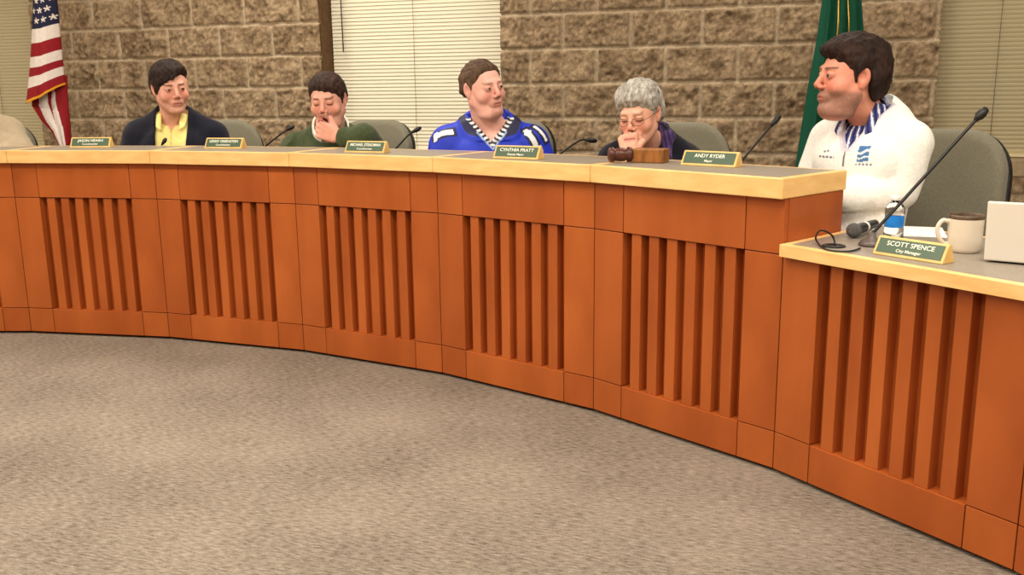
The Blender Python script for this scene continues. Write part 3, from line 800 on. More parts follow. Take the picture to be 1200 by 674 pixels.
    def skin_col(self, P):
        o = self.o; h = self.Hd(P); base = L3(o.get('skin', (228, 172, 150))); col = np.tile(base, (len(P), 1))
        ax = np.abs(h[:, 0]); y, z = h[:, 1], h[:, 2]
        inh = (h * h).sum(1) < .16 ** 2
        def mixc(w, c): nonlocal col; w = np.clip(w, 0, 1)[:, None] * inh[:, None]; col = col * (1 - w) + L3(c) * w
        red = o.get('blush', (206, 122, 104))
        mixc(.55 * np.exp(-((ax - .042) ** 2 + (z + .03) ** 2) / .0006) * (y < -.02), red)
        mixc(.5 * np.exp(-(ax ** 2 + (z + .028) ** 2) / .0003) * (y < -.09), red)
        mixc(.3 * ((ax > .072) & (y > -.02)), red)
        if 'beard' in o:
            bc, amt, goat = o['beard']
            nz = .5 + .5 * vnoise(P, 260, 5)
            if goat: w = sstep(.036, .026, ax) * sstep(-.040, -.047, z) * (y < -.03)
            else: w = sstep(-.036, -.056, z + .25 * np.maximum(y + .01, 0) * 0 - .25 * (ax < .03) * (z > -.055) * .02) * (y < .012) * sstep(-.135, -.12, z)
            mixc(w * amt * (.75 + .35 * nz), bc)
        lip = np.exp(-((z + .0655) / .0075) ** 2 * 1.2) * sstep(.026, .019, ax) * (y < -.082)
        mixc(lip * .8, o.get('lips', (186, 96, 88)))
        mixc(.75 * np.exp(-((z + .0655) / .002) ** 2) * (ax < .022) * (y < -.08), (110, 50, 46))
        for s in (-1, 1):
            hp = h * np.array([1, 0, 1], np.float32)
            db = caps(hp, (s * .017, 0, .0225), (s * .047, 0, .0245), .0040, .0024)
            mixc(o.get('browk', .75) * sstep(.0025, -.001, db) * (y < -.045), o.get('brow', (70, 46, 34)))
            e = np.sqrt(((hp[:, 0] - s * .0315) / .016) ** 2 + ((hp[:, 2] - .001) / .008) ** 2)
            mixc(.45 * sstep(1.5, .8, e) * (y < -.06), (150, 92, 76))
            if o.get('closed'): mixc(.8 * np.exp(-((z + .005 + 5 * (ax - .0315) ** 2) / .0022) ** 2) * sstep(.016, .012, np.abs(ax - .0315)) * (y < -.06), (70, 42, 36))
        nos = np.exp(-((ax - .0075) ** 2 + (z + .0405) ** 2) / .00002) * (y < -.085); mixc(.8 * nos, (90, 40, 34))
        col *= (1 + .04 * vnoise(P, 90, 2))[:, None]
        return col
    def build(self, label, res=.0035, hair=None, group='people seated behind the dais'):
        s = self.s
        pts = [self.Hc + [0, 0, .2], self.Hc - [0, 0, .2], self.W((0, 0, -.66))] + [x for a in self.arm.values() for x in a]
        pts += [p[1] for hnd in self.hand.values() for p in hnd[1]] + [self.W((k * .2, j * .17, -.4)) for k in (-1, 1) for j in (-1, 1)]
        pts += [self.Hc + np.array([dx, dy, 0]) for dx in (-.15, .15) for dy in (-.15, .15)]
        lo = np.min(pts, 0) - .09; hi = np.max(pts, 0) + .09
        self.lo, self.hi = lo, hi
        v, f = surface_net(self.body_sd, lo, hi, res)
        b = np_mesh('person', v, f, MT['skin'], None, self.skin_col(v.astype(np.float32)))
        tag(b, label, 'person', group); self.b = b
        if not self.o.get('closed'):
            gz = np.array(self.o.get('gaze', (0, -1, 0)), float); gz /= np.linalg.norm(gz)
            for sd in (-1, 1):
                bm = bmesh.new(); bmesh.ops.create_uvsphere(bm, u_segments=20, v_segments=14, radius=.0128 * self.sh)
                me = bpy.data.meshes.new('eye'); bm.to_mesh(me); bm.free()
                co = np.array([x.co[:] for x in me.vertices]); c = co / np.linalg.norm(co, axis=1)[:, None]
                dt = c @ gz; cols = np.where(dt[:, None] > .9, L3((24, 16, 12)), np.where(dt[:, None] > .7, L3((88, 66, 48)), L3((196, 180, 170))))
                a = me.color_attributes.new('Col', 'FLOAT_COLOR', 'POINT')
                a.data.foreach_set('color', np.concatenate([cols, np.ones((len(cols), 1))], 1).astype(np.float32).ravel())
                for p in me.polygons: p.use_smooth = True
                e = link('eye', me, MT['eye'], b); e.matrix_local = Matrix.Translation(self.HW((sd * .0315, -.0775, .0015))) @ Matrix(self.Rh.astype(float).tolist()).to_4x4()
        if hair: self.hair(**hair)
        return b
    def hair(self, line, top=.020, side=.011, c1=(48, 32, 24), c2=(82, 56, 40), skew=0.0, back=.014, fringe=None, res=.0032, puff=0.0, rough=1.0, kc=.5):
        ys, zs = zip(*line)
        def fn(P):
            h = self.Hd(P)
            head = ell(h, (0, .012, .024), (.0755, .096, .086)); head = smin(head, ell(h, (0, .02, -.02), (.071, .075, .08)), .03)
            up = sstep(.02, .11, h[:, 2]); bk = sstep(.0, .08, h[:, 1])
            t = side + (top - side) * up + (back - side) * bk * (1 - up) + puff * sstep(.0, -.08, h[:, 1]) * up
            q = np.stack([h[:, 0] * 1.0, h[:, 1] * .5, h[:, 2] * .6], 1)
            st = (.0030 * fbm(q, 60, 3, 4) + .0022 * vnoise(h * np.array([1, .35, .35], np.float32), 170, 8)) * rough
            hz = np.interp(h[:, 1], ys, zs) + skew * h[:, 0] + .006 * vnoise(h, 70, 12) * rough
            d = head - (t + st) * (.25 + .75 * sstep(-.002, .028, h[:, 2] - hz))
            d = smax(d, (hz - h[:, 2]) * .8, .008)
            if fringe is not None:
                for a, b_, r0, r1 in fringe: d = smin(d, caps(h, a, b_, r0, r1) - st, .012)
            # keep the ears free
            for s in (-1, 1): d = smax(d, -ell(h, (s * .083, .008, -.008), (.016, .022, .032)), .004) if not self.o.get('ears_hidden') else d
            return d * self.sh * .9
        lo = self.Hc - .17 * self.sh; hi = self.Hc + .18 * self.sh
        v, f = surface_net(fn, lo, hi, res)
        h = self.Hd(v.astype(np.float32))
        k = np.clip(.5 + kc * fbm(h * np.array([1, .3, .3], np.float32), 75, 3, 14) + .08, 0, 1)[:, None]
        np_mesh('hair', v, f, MT['hair'], self.b, L3(c1) * (1 - k) + L3(c2) * k)
    def garment(self, name, fn, col, m, res=.005, pad=.03):
        v, f = surface_net(fn, self.lo - pad, self.hi + pad, res)
        if not len(v): return None
        v32 = v.astype(np.float32); c = col(v32, self.T(v32)) if callable(col) else np.tile(L3(col), (len(v), 1))
        return np_mesh(name, v, f, m, self.b, c)
    def folds(self, P, amp=.006, f=9, seed=0):
        q = self.T(P) * np.array([1.0, 1.0, .55], np.float32)
        return amp * (1 - 2 * np.abs(fbm(q, f, 2, seed))) * .8 + amp * .3 * vnoise(q, f * 3, seed + 6)
    def legs(self, col):
        s = self.s
        def fn(P):
            d = ell(self.T(P), (0, 0, -.56), (.185, .15, .11)) * s; sh = None
            for sd in (-1, 1):
                hp = self.W((sd * .095, -.02, -.57)); fwd = self.Rt.astype(float) @ np.array([0, -1., 0]); fwd[2] = 0; fwd /= np.linalg.norm(fwd)
                hp[2] = max(hp[2], .50); kn = hp + fwd * .31 * s; kn[2] = .515; an = kn - fwd * .01; an[2] = .07
                d = smin(d, caps(P, hp, kn, .088 * s, .066 * s), .03); x = caps(P, kn, an, .064 * s, .05 * s); sh = x if sh is None else np.minimum(sh, x)
            d = smin(smax(d, (.457 - P[:, 2]), .01), sh, .015)
            return d
        base = self.W((0, 0, -.56)); lo = base - .62; hi = base + .62; lo[2] = 0.0; hi[2] = base[2] + .2
        v, f = surface_net(fn, lo, hi, .014); np_mesh('trousers', v, f, MT['cloth'], self.b, np.tile(L3(col), (len(v), 1)))
        for sd in (-1, 1):
            hp = self.W((sd * .095, -.02, -.57)); fwd = self.Rt.astype(float) @ np.array([0, -1., 0]); fwd[2] = 0; fwd /= np.linalg.norm(fwd)
            kn = hp + fwd * .30 * s; a = kn.copy(); a[2] = .045; bq = a + fwd * .13
            v, f = surface_net(lambda P: smax(smin(caps(P, a - fwd * .02, bq, .042, .036), caps(P, a, a + np.array([0, 0, .05]), .042, .045), .02), -(P[:, 2] - .004), .004), np.minimum(a, bq) - .1, np.maximum(a, bq) + .14, .009)
            np_mesh('shoe', v, f, MT['black'], self.b)
SHORT = [(-.12, .072), (-.088, .070), (-.07, .060), (-.052, .046), (-.04, .024), (-.022, .012), (-.013, -.016), (-.002, -.008), (.010, .018), (.024, .0), (.034, -.022), (.06, -.040), (.12, -.052)]
def neck_cut(p, q, r=(.078, .09, .085), c=(0, -.02, .045)): return ell(q, c, r)
def collar_sd(p, P, q, rad=.071, hi=.050, lo_=-.03, thick=.0042, open_=.035):
    a, b = p.neck_ab(); ax = (b - a) / np.linalg.norm(b - a); r = P - a.astype(np.float32); t = r @ ax.astype(np.float32)
    rr = np.linalg.norm(r - t[:, None] * ax.astype(np.float32), axis=1)
    front = sstep(.0, -.06, q[:, 1])
    sh = np.abs(rr - (rad + .10 * np.maximum(.03 - t, 0)) * p.s) - thick
    d = smax(sh, t - (hi - .028 * front) * p.s, .004); d = smax(d, lo_ * p.s - t, .004)
    return smax(d, np.minimum(open_ * (1 + (q[:, 2] + .0) * 6) - np.abs(q[:, 0]), -.02 - q[:, 1]) * p.s, .004)
def flaps(p, q, x0=.052, x1=.045, z0=.022, z1=-.055, y0=-.045, y1=-.105, r=.011):
    d = None
    for s in (-1, 1):
        # a leaf: three short ribs fanned out
        for f in (0, .5, 1):
            e = caps(q, (s * (x0 + .016 * f), y0 + .03 * f, z0 - .012 * f), (s * (x1 + .018 * f), y1 + .012 * f, z1 + .012 * f), r * .8, r * .45)
            d = e if d is None else smin(d, e, .012)
    return d * p.s

# ---- man in the navy jacket
Y = 5.12
p = Person(at_y(200, 102, Y - .08), at_y(203, 138, Y), 1.09, 1.08, 8, 8, 34, 9, -5, girth=1.0, shw=.97, shd=.012,
           opts=dict(skin=(226, 168, 146), brow=(52, 32, 24), gaze=(.25, -1, 0), fat=1.02, lips=(180, 92, 84), beard=((150, 108, 92), .22, False)))
p.build('person in navy jacket over an open yellow shirt, looking aside', .0036,
        hair=dict(line=[(-.12, .066), (-.088, .060), (-.07, .054), (-.052, .040), (-.04, .026), (-.022, .012), (-.013, .0), (-.002, .008), (.010, .034), (.030, .026), (.045, .0), (.07, -.030), (.12, -.045)], top=.024, side=.013, back=.016, puff=.004, c1=(22, 15, 14), c2=(52, 37, 32), skew=.45,
                  fringe=[((.02, -.075, .092), (-.040, -.084, .046), .013, .007), ((-.01, -.07, .092), (-.058, -.062, .034), .013, .008), ((.03, -.07, .09), (-.012, -.096, .056), .011, .006)]))
def shirt(P):
    q = p.T(P); d = smax(p.garment_sd(P, .004, arms=False) - .003 * fbm(q, 14, 2, 3), -neck_cut(p, q) * p.s, .006)
    d = smax(d, np.minimum(.030 + .5 * q[:, 2] - np.abs(q[:, 0]), -q[:, 1]) * p.s * .8, .004)
    return np.minimum(np.minimum(d, collar_sd(p, P, q)), flaps(p, q, z1=-.04, y1=-.10))
p.garment('shirt', shirt, lambda P, q: np.where((np.abs(q[:, 0]) < .0016)[:, None], L3((205, 190, 110)), L3((246, 232, 150))), MT['cloth'], .0045)
def jacket(P):
    q = p.T(P); d = p.garment_sd(P, .020) - p.folds(P, .005)
    w = .062 + .05 * np.clip((q[:, 2] + .22) / .2, 0, 1) * .3
    lap = sstep(.05, .0, np.abs(q[:, 0]) - w) * (q[:, 1] < .02) * .008
    d = d - lap
    op = smax((np.abs(q[:, 0]) - w) * p.s, (q[:, 1] - .0) * p.s, .01)
    d = smax(d, -op, .006)
    d = smax(d, -neck_cut(p, q, (.074, .085, .09), (0, -.02, .05)) * p.s, .006)
    n = np.abs(p.garment_sd(P, .013)) - .010
    return smax(d, -(p.garment_sd(P, .008)), .004)
p.garment('jacket', jacket, lambda P, q: L3((26, 27, 40)) * (1 + .25 * ((np.abs(np.abs(q[:, 0]) - .105) < .003) & (q[:, 1] < 0)) * -1)[:, None], MT['cloth'], .005)
p.legs((40, 40, 46)); man_navy = p

# ---- man in the green sweater, chin on his fist
Y = 4.84
hd_c = at_y(384, 116, Y - .13); nk = at_y(386, 153, Y)
wr = at_y(396, 161, Y - .235); el = at_y(425, 163, Y - .25)
p = Person(hd_c, nk, 1.05, 1.04, -4, 18, -6, 14, -2, girth=1.14, shw=1.04, shd=.02,
           opts=dict(closed=True, skin=(230, 170, 150), brow=(58, 36, 28), fat=1.10, neck=.066, lips=(176, 88, 82), beard=((112, 60, 46), .72, True)),
           arms={1: dict(wrist=wr, elbow=el, dir=np.array([-.88, -.05, .44]), palm=np.array([.15, .98, .1]), thumb=np.array([.4, .2, .9]), hs=1.12, curl=(1.3, 1.5, .9), tc=(.2, .35))})
p.build('person in dark green sweater resting chin on a fist, eyes lowered', .0034,
        hair=dict(line=[(-.12, .064), (-.088, .060), (-.07, .050), (-.052, .038), (-.04, .024), (-.022, .010), (-.013, -.016), (-.002, -.008), (.010, .018), (.024, .0), (.034, -.022), (.06, -.040), (.12, -.052)], top=.017, side=.009, c1=(30, 20, 18), c2=(66, 44, 36), skew=-.12))
def shirt(P):
    q = p.T(P); return collar_sd(p, P, q, rad=.083, hi=.082, thick=.006, open_=.02)
p.garment('shirt_collar', shirt, (240, 236, 226), MT['cloth'], .0042)
def sweater(P):
    q = p.T(P); d = p.garment_sd(P, .018, cuff=.045) - p.folds(P, .008, 8, 2)
    return smax(d, -neck_cut(p, q, (.084, .098, .085), (0, -.028, .04)) * p.s, .006)
p.garment('sweater', sweater, lambda P, q: np.clip(L3((64, 74, 48)) * (1 + .2 * fbm(P, 60, 3, 2))[:, None], 0, 1), MT['knit'], .005)
p.legs((54, 54, 60))

# ---- man in the blue jersey
Y = 4.42
p = Person(at_y(566, 102, Y - .07), at_y(574, 143, Y), 1.06, 1.05, 6, 5, 38, 3, -9, girth=1.08, shw=1.04, shd=.012,
           opts=dict(skin=(236, 180, 164), brow=(120, 84, 62), browk=.55, gaze=(.35, -1, .05), fat=1.08, neck=.064, lips=(190, 108, 98), beard=((178, 120, 98), .5, True)))
p.build('person in a bright blue sports jersey with white shoulder numerals', .0034,
        hair=dict(line=[(-.12, .088), (-.088, .086), (-.072, .076), (-.052, .052), (-.04, .03), (-.022, .016), (-.013, -.008), (-.002, -.002), (.010, .022), (.024, .004), (.034, -.02), (.06, -.040), (.12, -.052)], top=.010, side=.008, back=.011, c1=(60, 44, 34), c2=(104, 80, 62)))
nA = p.W((-.238, -.02, -.075)); nB = p.W((-.165, -.05, -.03))
n1a, n1b = p.W((.155, -.055, -.022)), p.W((.205, -.085, -.095)); n2a, n2b = p.W((.19, -.02, -.02)), p.W((.245, -.035, -.085))
def vee(q): return (.068 + .95 * q[:, 2]) - np.abs(q[:, 0])
def jersey(P):
    q = p.T(P); d = p.garment_sd(P, .018, cuff=.16) - p.folds(P, .006, 7, 5)
    d = d - .008 * sstep(.012, .0, np.maximum(np.linalg.norm(q[:, :2] - np.array([0, .0], np.float32), axis=1) - .135, -q[:, 2] - .06))
    d = smax(d, -neck_cut(p, q, (.078, .09, .08), (0, -.02, .055)) * p.s, .005)
    return smax(d, np.minimum(vee(q), -q[:, 1]) * p.s * .8, .004)
def jcol(P, q):
    c = np.tile(L3((22, 50, 190)), (len(P), 1)) * (1 + .12 * fbm(P, 20, 2, 4))[:, None]
    navy = L3((24, 26, 66)); wht = L3((236, 238, 242))
    ed = -vee(q)
    yoke = (np.linalg.norm(q[:, :2] - np.array([0, .01], np.float32), axis=1) < .138) & (q[:, 2] > -.075) & (ed > .012)
    c[yoke] = navy
    fr = (q[:, 1] < .03) & (q[:, 2] < .02) & (q[:, 2] > -.3)
    band = fr & (ed > -.01) & (ed < .021); stripe = np.sin(q[:, 2] * 330 + np.abs(q[:, 0]) * 120) > 0
    c[band] = np.where(stripe[band][:, None], L3((28, 28, 40)), wht)
    c[fr & (ed >= .021) & (ed < .030) & (q[:, 2] < -.03)] = L3((150, 176, 226))
    def bar(a, b, w, colr, ext=0.0, up=(0, -.5, .85)):
        t = b - a; Lb = np.linalg.norm(t); t = t / Lb; sd_ = np.cross(t, up); sd_ /= np.linalg.norm(sd_); r = (P - a.astype(np.float32))
        u = r @ t.astype(np.float32); v = r @ sd_.astype(np.float32)
        m = (u > -ext) & (u < Lb + ext) & (np.abs(v) < w) & (np.linalg.norm(r, axis=1) < .2); c[m] = colr
        return t, sd_
    for a, b in ((nA, nB), (n1a, n1b), (n2a, n2b)): bar(a, b, .024, navy, .012)
    t, sd_ = bar(nA, nB, .014, wht); bar(nA - sd_ * .022, nA + sd_ * .022, .009, wht)
    t, sd_ = bar(n1a, n1b, .012, wht); bar(n1b - sd_ * .024, n1b + sd_ * .024, .009, wht); bar(n1a, n1a + t * .02 + sd_ * .022, .007, wht); bar(n1a, n1a + t * .02 - sd_ * .022, .007, wht)
    bar(n2a, n2b, .009, wht)
    return c
p.garment('jersey', jersey, jcol, MT['satin'], .0042)
p.legs((40, 44, 60))

# ---- grey-haired woman, hand over her mouth
Y = 3.92
hd_c = at_y(749, 133, Y - .12); nk = at_y(761, 163, Y)
wr = at_y(738, 185, Y - .205); el = at_y(752, 228, Y - .02)
p = Person(hd_c, nk, .95, .98, -14, 16, -30, 16, -3, girth=.98, shw=.86, shd=.03,
           opts=dict(closed=True, fem=1, skin=(234, 176, 152), brow=(140, 110, 92), browk=.5, neck=.052, lips=(190, 100, 96), ears_hidden=False),
           arms={-1: dict(wrist=wr, elbow=el, dir=np.array([-.10, .12, 1.0]), palm=np.array([.30, .95, 0]), thumb=np.array([.9, .1, .3]), hs=1.05, curl=(1.25, 1.45, .8), tc=(.2, .95))})
p.build('person with short grey hair, glasses and purple scarf, hand over mouth', .0032,
        hair=dict(line=[(-.12, .056), (-.095, .056), (-.07, .046), (-.05, .024), (-.03, .006), (-.012, -.012), (.008, .004), (.025, -.03), (.04, -.06), (.07, -.08), (.12, -.085)], top=.031, side=.011, back=.020, puff=.002, c1=(104, 98, 92), c2=(196, 191, 182), rough=1.3, skew=.1, kc=.38))
gl = bmesh.new()
for sd in (-1, 1):
    ring = [p.HW((sd * .033 + .024 * math.cos(a), -.106 + .012 * (math.cos(a) * sd > .5), -.004 + .016 * math.sin(a))) for a in np.linspace(0, 2 * PI, 25)]
    bm_tube(gl, ring, .0011, 6)
    bm_tube(gl, [p.HW((sd * .056, -.098, .0)), p.HW((sd * .074, -.06, .003)), p.HW((sd * .083, .01, .006))], .0013, 6)
bm_tube(gl, [p.HW((-.010, -.108, -.002)), p.HW((0, -.112, .002)), p.HW((.010, -.108, -.002))], .0011, 6)
from_bm('glasses', gl, MT['jamb'], p.b, smooth=True)
def cardigan(P):
    q = p.T(P); d = p.garment_sd(P, .020, cuff=.03) - p.folds(P, .005, 9, 7)
    d = smax(d, -neck_cut(p, q, (.07, .085, .08), (0, -.02, .04)) * p.s, .006)
    return smax(d, np.minimum(.045 - np.abs(q[:, 0]), -q[:, 1]) * p.s, .006)
p.garment('cardigan', cardigan, (24, 24, 36), MT['knit'], .005)
p.garment('blouse', lambda P: smax(p.garment_sd(P, .006, arms=False), -neck_cut(p, p.T(P), (.07, .085, .08), (0, -.02, .04)) * p.s, .006), (120, 104, 90), MT['cloth'], .006)
SC = [((-.02, .075, .035), (.05, .06, .03)), ((.05, .06, .03), (.083, .0, .012)), ((.083, .0, .012), (.074, -.085, -.055)), ((.074, -.085, -.055), (.045, -.135, -.17)), ((.045, -.135, -.17), (.035, -.15, -.33)),
      ((-.02, .075, .035), (-.07, .04, .02)), ((-.07, .04, .02), (-.078, -.03, -.01)), ((-.078, -.03, -.01), (-.055, -.11, -.09)), ((-.055, -.11, -.09), (-.035, -.14, -.22))]
def scarf(P):
    q = p.T(P); d = None
    for a, b in SC:
        x = caps(q, a, b, .026, .026); d = x if d is None else smin(d, x, .012)
    return (d - .004 * fbm(q, 34, 2, 8)) * p.s
p.garment('scarf', scarf, lambda P, q: np.where((np.sin((q[:, 0] * 1.2 + q[:, 2] * .5) * 260) > .4)[:, None], L3((84, 62, 120)), L3((54, 38, 78))), MT['knit'], .0045)
p.legs((34, 34, 44))

# ---- man in the white jacket, turned in profile
Y = 3.30
hd_c = at_y(997, 90, Y - .02); nk = at_y(1018, 134, Y + .03)
el = at_y(1050, 224, Y - .09); wr = at_y(985, 230, Y - .11)
p = Person(hd_c, nk, 1.0, 1.09, -52, 4, -86, -2, 0, girth=1.0, shw=.84, shd=.012,
           opts=dict(skin=(216, 146, 122), blush=(196, 100, 84), brow=(60, 38, 28), gaze=(0, -1, 0), fat=1.05, neck=.060, lips=(180, 98, 88), beard=((122, 92, 80), .8, False)),
           arms={1: dict(elbow=el, wrist=wr, palm=np.array([0, .2, -1.]), thumb=np.array([-.2, .9, .2]), curl=(.4, .5, .3))})
p.build('person in white zip jacket seen in profile, turned towards the others', .003,
        hair=dict(line=[(-.12, .060), (-.088, .058), (-.07, .050), (-.052, .038), (-.04, .028), (-.024, .012), (-.014, -.018), (-.002, -.012), (.012, .016), (.026, .0), (.036, -.05), (.06, -.078), (.12, -.084)], fringe=[((-.035, -.078, .082), (.035, -.078, .082), .016, .016)], top=.028, side=.014, back=.018, puff=.004, c1=(24, 16, 13), c2=(52, 34, 27), rough=1.2))
def shirt(P):
    q = p.T(P); d = smax(p.garment_sd(P, .004, arms=False), -neck_cut(p, q) * p.s, .006)
    d = smax(d, -(q[:, 2] + .24) * p.s, .004)
    return np.minimum(np.minimum(d, collar_sd(p, P, q, rad=.074, hi=.068, thick=.006, open_=.02)), flaps(p, q, x0=.056, x1=.048, z0=.035, z1=-.06, r=.014))
def striped(P, q):
    w = np.sin(np.arctan2(q[:, 0], -q[:, 1] + .02) * 26 + q[:, 2] * 30)
    c = np.tile(L3((70, 78, 138)), (len(P), 1)); c[w > .72] = L3((232, 230, 238)); c[(w < -.55)] = L3((40, 42, 86)); return c
p.garment('striped_shirt', shirt, striped, MT['cloth'], .004)
def wz(q): return .008 + .62 * np.maximum(q[:, 2] + .105, 0) - np.abs(q[:, 0])
def jacket(P):
    q = p.T(P); d = p.garment_sd(P, .018, cuff=.02, blend=.012) - p.folds(P, .008, 6, 11)
    d = d - .010 * sstep(.05, .0, np.maximum(np.linalg.norm(q[:, :2], axis=1) - .12, -q[:, 2] - .03))
    d = smax(d, -neck_cut(p, q, (.088, .10, .09), (0, -.03, .055)) * p.s, .006)
    return smax(d, np.minimum(np.minimum(wz(q), -q[:, 1]), q[:, 2] + .105) * p.s * .8, .004)
def jcol(P, q):
    c = np.tile(L3((240, 238, 232)), (len(P), 1)); x, z = q[:, 0], q[:, 2]; fr = q[:, 1] < .0
    c[fr & (np.abs(x) < .0035) & (z < -.09) & (z > -.165)] = L3((120, 110, 120))
    ed = -wz(q); c[fr & (ed < .010) & (z > -.112)] = L3((206, 196, 206))
    # emblem on the chest: blue square with a pale wave, a line of lettering beneath
    lx, lz = x - .070, z + .118
    m = fr & (np.abs(lx) < .020) & (np.abs(lz) < .026); c[m] = L3((74, 118, 168))
    c[m & (np.abs(lz - .006 - .006 * np.sin(lx * 120)) < .0045)] = L3((226, 232, 236)); c[m & (np.abs(lz + .012 - .004 * np.sin(lx * 120)) < .003)] = L3((226, 232, 236))
    c[fr & (np.abs(lx - .004) < .034) & (np.abs(lz + .036) < .003) & (np.sin(lx * 500) > -.5)] = L3((110, 122, 146))
    rx, rz = x + .075, z + .120
    c[fr & (np.abs(rx + .002) < .016) & (np.abs(rz - .004 - .15 * rx) < .0035) & (np.sin(rx * 420) > -.3)] = L3((120, 120, 134))
    c[fr & (np.abs(rx) < .034) & (np.abs(rz + .016) < .004) & (np.sin(rx * 380) > -.5)] = L3((104, 106, 124))
    return c
p.garment('jacket', jacket, jcol, MT['cloth'], .0036)
p.legs((50, 52, 60)); man_white = p

# ---- person at the picture edge, only a sleeve and shoulder in view
Y = 5.27
p = Person(at_y(-46, 94, Y - .06), at_y(-38, 140, Y), 1.05, 1.05, 14, 10, 30, 6, 0, girth=1.05,
           opts=dict(skin=(222, 160, 136), brow=(80, 60, 50), gaze=(.2, -1, 0), fat=1.05),
           arms={1: dict(wrist=at_y(-10, 186, Y - .14), elbow=at_y(24, 180, Y - .03), palm=np.array([0, .3, -1]), curl=(.5, .6, .4))})
p.build('person in pale beige jacket cut off by the picture edge beside the flag', .006,
        hair=dict(line=SHORT, c1=(70, 56, 46), c2=(110, 92, 78), res=.005))
def jk(P):
    q = p.T(P); d = p.garment_sd(P, .022, cuff=.05) - p.folds(P, .009, 7, 3)
    return smax(d, -neck_cut(p, q) * p.s, .006)
p.garment('jacket', jk, (168, 152, 128), MT['cloth'], .0065)
p.legs((60, 58, 56))

# ------------------------------------------------------------------ flags
def ruff(u, seed):  return sum(math.sin(u * f + seed * k) / k for k, f in ((1, 6.3), (2, 13.1), (3, 21.7)))
def flag_stand(r, base, top_z, lean=(0, 0)):
    lathe('stand', [(0, 0), (.15, 0), (.155, .012), (.12, .03), (.05, .05), (.03, .1), (.024, .1), (0, .1)], MT['gold'], r)
    tube('pole', [(0, 0, .05), (lean[0] * .5, lean[1] * .5, top_z * .5), (lean[0], lean[1], top_z)], .014, MT['pole'], r)
    l = lathe('finial', [(0, 0), (.02, .0), (.022, .012), (.012, .02), (.02, .05), (.0, .11)], MT['gold'], r); l.location = (lean[0], lean[1], top_z)
# striped flag: an outer drape gathered round the pole, and the fly end hanging inside it
Yf = 6.32
bs = at_y(81, 163, Yf); pole_x = bs[0]
us = empty('national_flag', (bs[0] + .02, Yf, 0), 0, 'red and white striped flag with gold fringe hanging on a pole', 'flag')
flag_stand(us, None, 2.42, (-.10, 0))
def fl(px, py): a = at_y(px, py, Yf); return a[0] - bs[0] - .02, a[2]
EL = [(46, -46), (44, -10), (42.5, 20), (41, 50), (39, 80), (36.5, 105), (34.5, 122)]
ER = [(64, -50), (68, -14), (71, 14), (73.5, 42), (76, 70), (78, 88), (79.5, 99)]
nu, nv = 60, 260
def drape(ELp, ERp, bulge, fold, colf, nm, yoff=0, nu=60, nv=260):
    a = np.array([fl(*p_) for p_ in ELp]); b = np.array([fl(*p_) for p_ in ERp])
    tv = np.linspace(0, 1, len(a)); V_ = np.linspace(0, 1, nv); U_ = np.linspace(0, 1, nu)
    A = np.stack([np.interp(V_, tv, a[:, i]) for i in (0, 1)], -1); B = np.stack([np.interp(V_, np.linspace(0, 1, len(b)), b[:, i]) for i in (0, 1)], -1)
    G = np.zeros((nu, nv, 3)); Cc = np.zeros((nu, nv, 3))
    for i, u in enumerate(U_):
        th = PI * u; x = A[:, 0] * (1 - u) + B[:, 0] * u; z = A[:, 1] * (1 - u) + B[:, 1] * u
        sag = .018 * math.sin(th)
        G[i, :, 0] = x; G[i, :, 2] = z - sag
        G[i, :, 1] = yoff - bulge * math.sin(th) ** .7 - fold * np.array([ruff(u * 1.1 + .06 * v, 1.3) for v in V_]) * .5 * (.3 + .7 * V_)
    for j, v in enumerate(V_):
        for i, u in enumerate(U_): Cc[i, j] = colf(u, v)
    return grid_mesh(nm, G, MT['flag'], us, Cc, thick=.003)
RED, WHT, NAV, GLD = L3((142, 26, 34)), L3((226, 214, 206)), L3((34, 36, 62)), L3((222, 150, 40))
zt = np.array([fl(*q_)[1] for q_ in EL]); zmid = lambda py: (zt[0] - fl(40, py)[1]) / (zt[0] - zt[-1])
bands = [(-60, 24, 'n'), (24, 39, 'w'), (39, 54, 'r'), (54, 66, 'w'), (66, 78, 'r'), (78, 93, 'w'), (93, 116, 'r'), (116, 140, 'g')]
stars = [(.25 + .26 * (i % 3) + .13 * (k % 2), -40 + 11 * k) for k in range(6) for i in range(3)]
def us_col(u, v):
    py = -46 + v * 168
    for a, b_, c in bands:
        if a <= py < b_:
            if c == 'n':
                for su, sp in stars:
                    dx, dy = (u - su) * 34, py - sp; rr = math.hypot(dx, dy); an = math.atan2(dy, dx)
                    if rr < 3.6 * (.62 + .38 * math.cos(5 * (an + PI / 2))): return WHT
                return NAV
            return {'w': WHT, 'r': RED, 'g': GLD}[c]
    return GLD
drape(EL, ER, .10, .022, us_col, 'flag_cloth', -.03)
# fly end: vertical stripes hanging below the fringe, tapering to a point
IL = [(36.5, 100), (38, 124), (49, 141), (61, 153), (70, 168)]; IR = [(79, 88), (79.5, 112), (81, 130), (82.5, 146), (84, 168)]
def in_col(u, v):
    e = (.05, .30 - .12 * v, .52 - .02 * v, .66 - .30 * max(v - .1, 0), .66 + .06 * v)
    return GLD if u < e[0] else RED if u < e[1] else WHT if u < e[2] else RED if u < max(e[3], e[2]) else WHT if u < e[4] + .06 else RED
drape(IL, IR, .05, .03, in_col, 'fly_end', -.0, 60, 120)
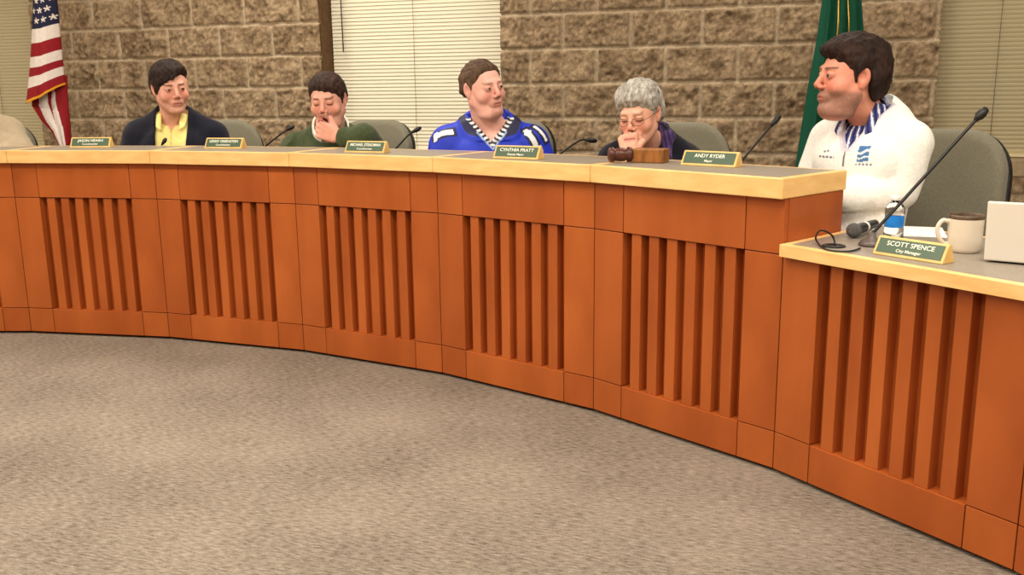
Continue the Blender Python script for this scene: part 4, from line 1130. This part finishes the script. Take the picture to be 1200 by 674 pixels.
# plain green flag with gold cords
Yg = 4.86
gb_ = at_y(972, 120, Yg)
gf = empty('state_flag', (gb_[0], Yg, 0), 0, 'dark green flag with gold cords hanging in folds behind the white-jacketed man', 'flag')
flag_stand(gf, None, 2.3, (.03, 0))
GREEN, GR2 = L3((14, 74, 54)), L3((8, 52, 38))
def gl_(px, py): a = at_y(px, py, Yg); return a[0] - gb_[0], a[2]
gl1 = [(966, -60), (961, 0), (954, 50), (945, 100), (937, 150), (929, 205)]; gr1 = [(990, -60), (1003, 0), (1007, 60), (1010, 120), (1012, 170), (1013, 215)]
a = np.array([gl_(*q_) for q_ in gl1]); b = np.array([gl_(*q_) for q_ in gr1]); nu, nv = 120, 120
V_ = np.linspace(0, 1, nv); G = np.zeros((nu, nv, 3)); Cc = np.zeros((nu, nv, 3)); tv = np.linspace(0, 1, len(a))
A = np.stack([np.interp(V_, tv, a[:, i]) for i in (0, 1)], -1); B = np.stack([np.interp(V_, tv, b[:, i]) for i in (0, 1)], -1)
for i, u in enumerate(np.linspace(0, 1, nu)):
    G[i, :, 0] = A[:, 0] * (1 - u) + B[:, 0] * u + .008 * np.sin(u * 26); G[i, :, 2] = A[:, 1] * (1 - u) + B[:, 1] * u
    G[i, :, 1] = -.05 - .05 * math.sin(PI * u) + .028 * np.cos(u * 21 + .5 * V_) * (.4 + .6 * V_)
    Cc[i] = GREEN
grid_mesh('flag_cloth', G, MT['flag'], gf, Cc, thick=.003)
for off, m_ in ((.30, .004), (.55, .0035)):
    pts = [(A[j, 0] * (1 - off) + B[j, 0] * off, -.125 - .01 * math.sin(j * .2), A[j, 1]) for j in range(0, 78, 6)]
    tube('gold_cord', pts, m_, MT['gold'], gf, 8)
# ------------------------------------------------------------------ lights
def area(name, t, off, z, sx, sy, power, col=(1, .91, .77)):
    l = bpy.data.lights.new(name, 'AREA'); l.shape = 'RECTANGLE'; l.size = sx; l.size_y = sy; l.energy = power; l.color = col
    o = bpy.data.objects.new(name, l); C.objects.link(o); o.location = wp(t, off, z); o.rotation_euler = (0, 0, WROT); return o
Zl = CEIL - .03
for t, k in ((-4.0, .5), (-2.6, .9), (-.2, .62), (2.2, .25)):
    area('ceiling_lamp', t, -1.1, Zl, 1.2, .6, 38 * k)
for t in (-3.4, -1.6, .3, 2.2):
    area('ceiling_lamp', t, -3.6, Zl, 1.2, .6, 49 if t < 2 else 42)
    area('ceiling_lamp', t, -6.4, Zl, 1.2, .6, 50)
area('ceiling_lamp', -6.4, -3.2, Zl, .25, .25, 120)
w = bpy.data.worlds.new('world'); bpy.context.scene.world = w; w.use_nodes = True
w.node_tree.nodes['Background'].inputs['Color'].default_value = (.012, .014, .02, 1)
S = bpy.context.scene
S.view_settings.view_transform = 'Standard'; S.view_settings.look = 'None'; S.view_settings.gamma = 1; S.view_settings.use_curve_mapping = False
S.view_settings.exposure = 0.0
S.cycles.use_denoising = True; S.cycles.max_bounces = 6; S.cycles.diffuse_bounces = 4
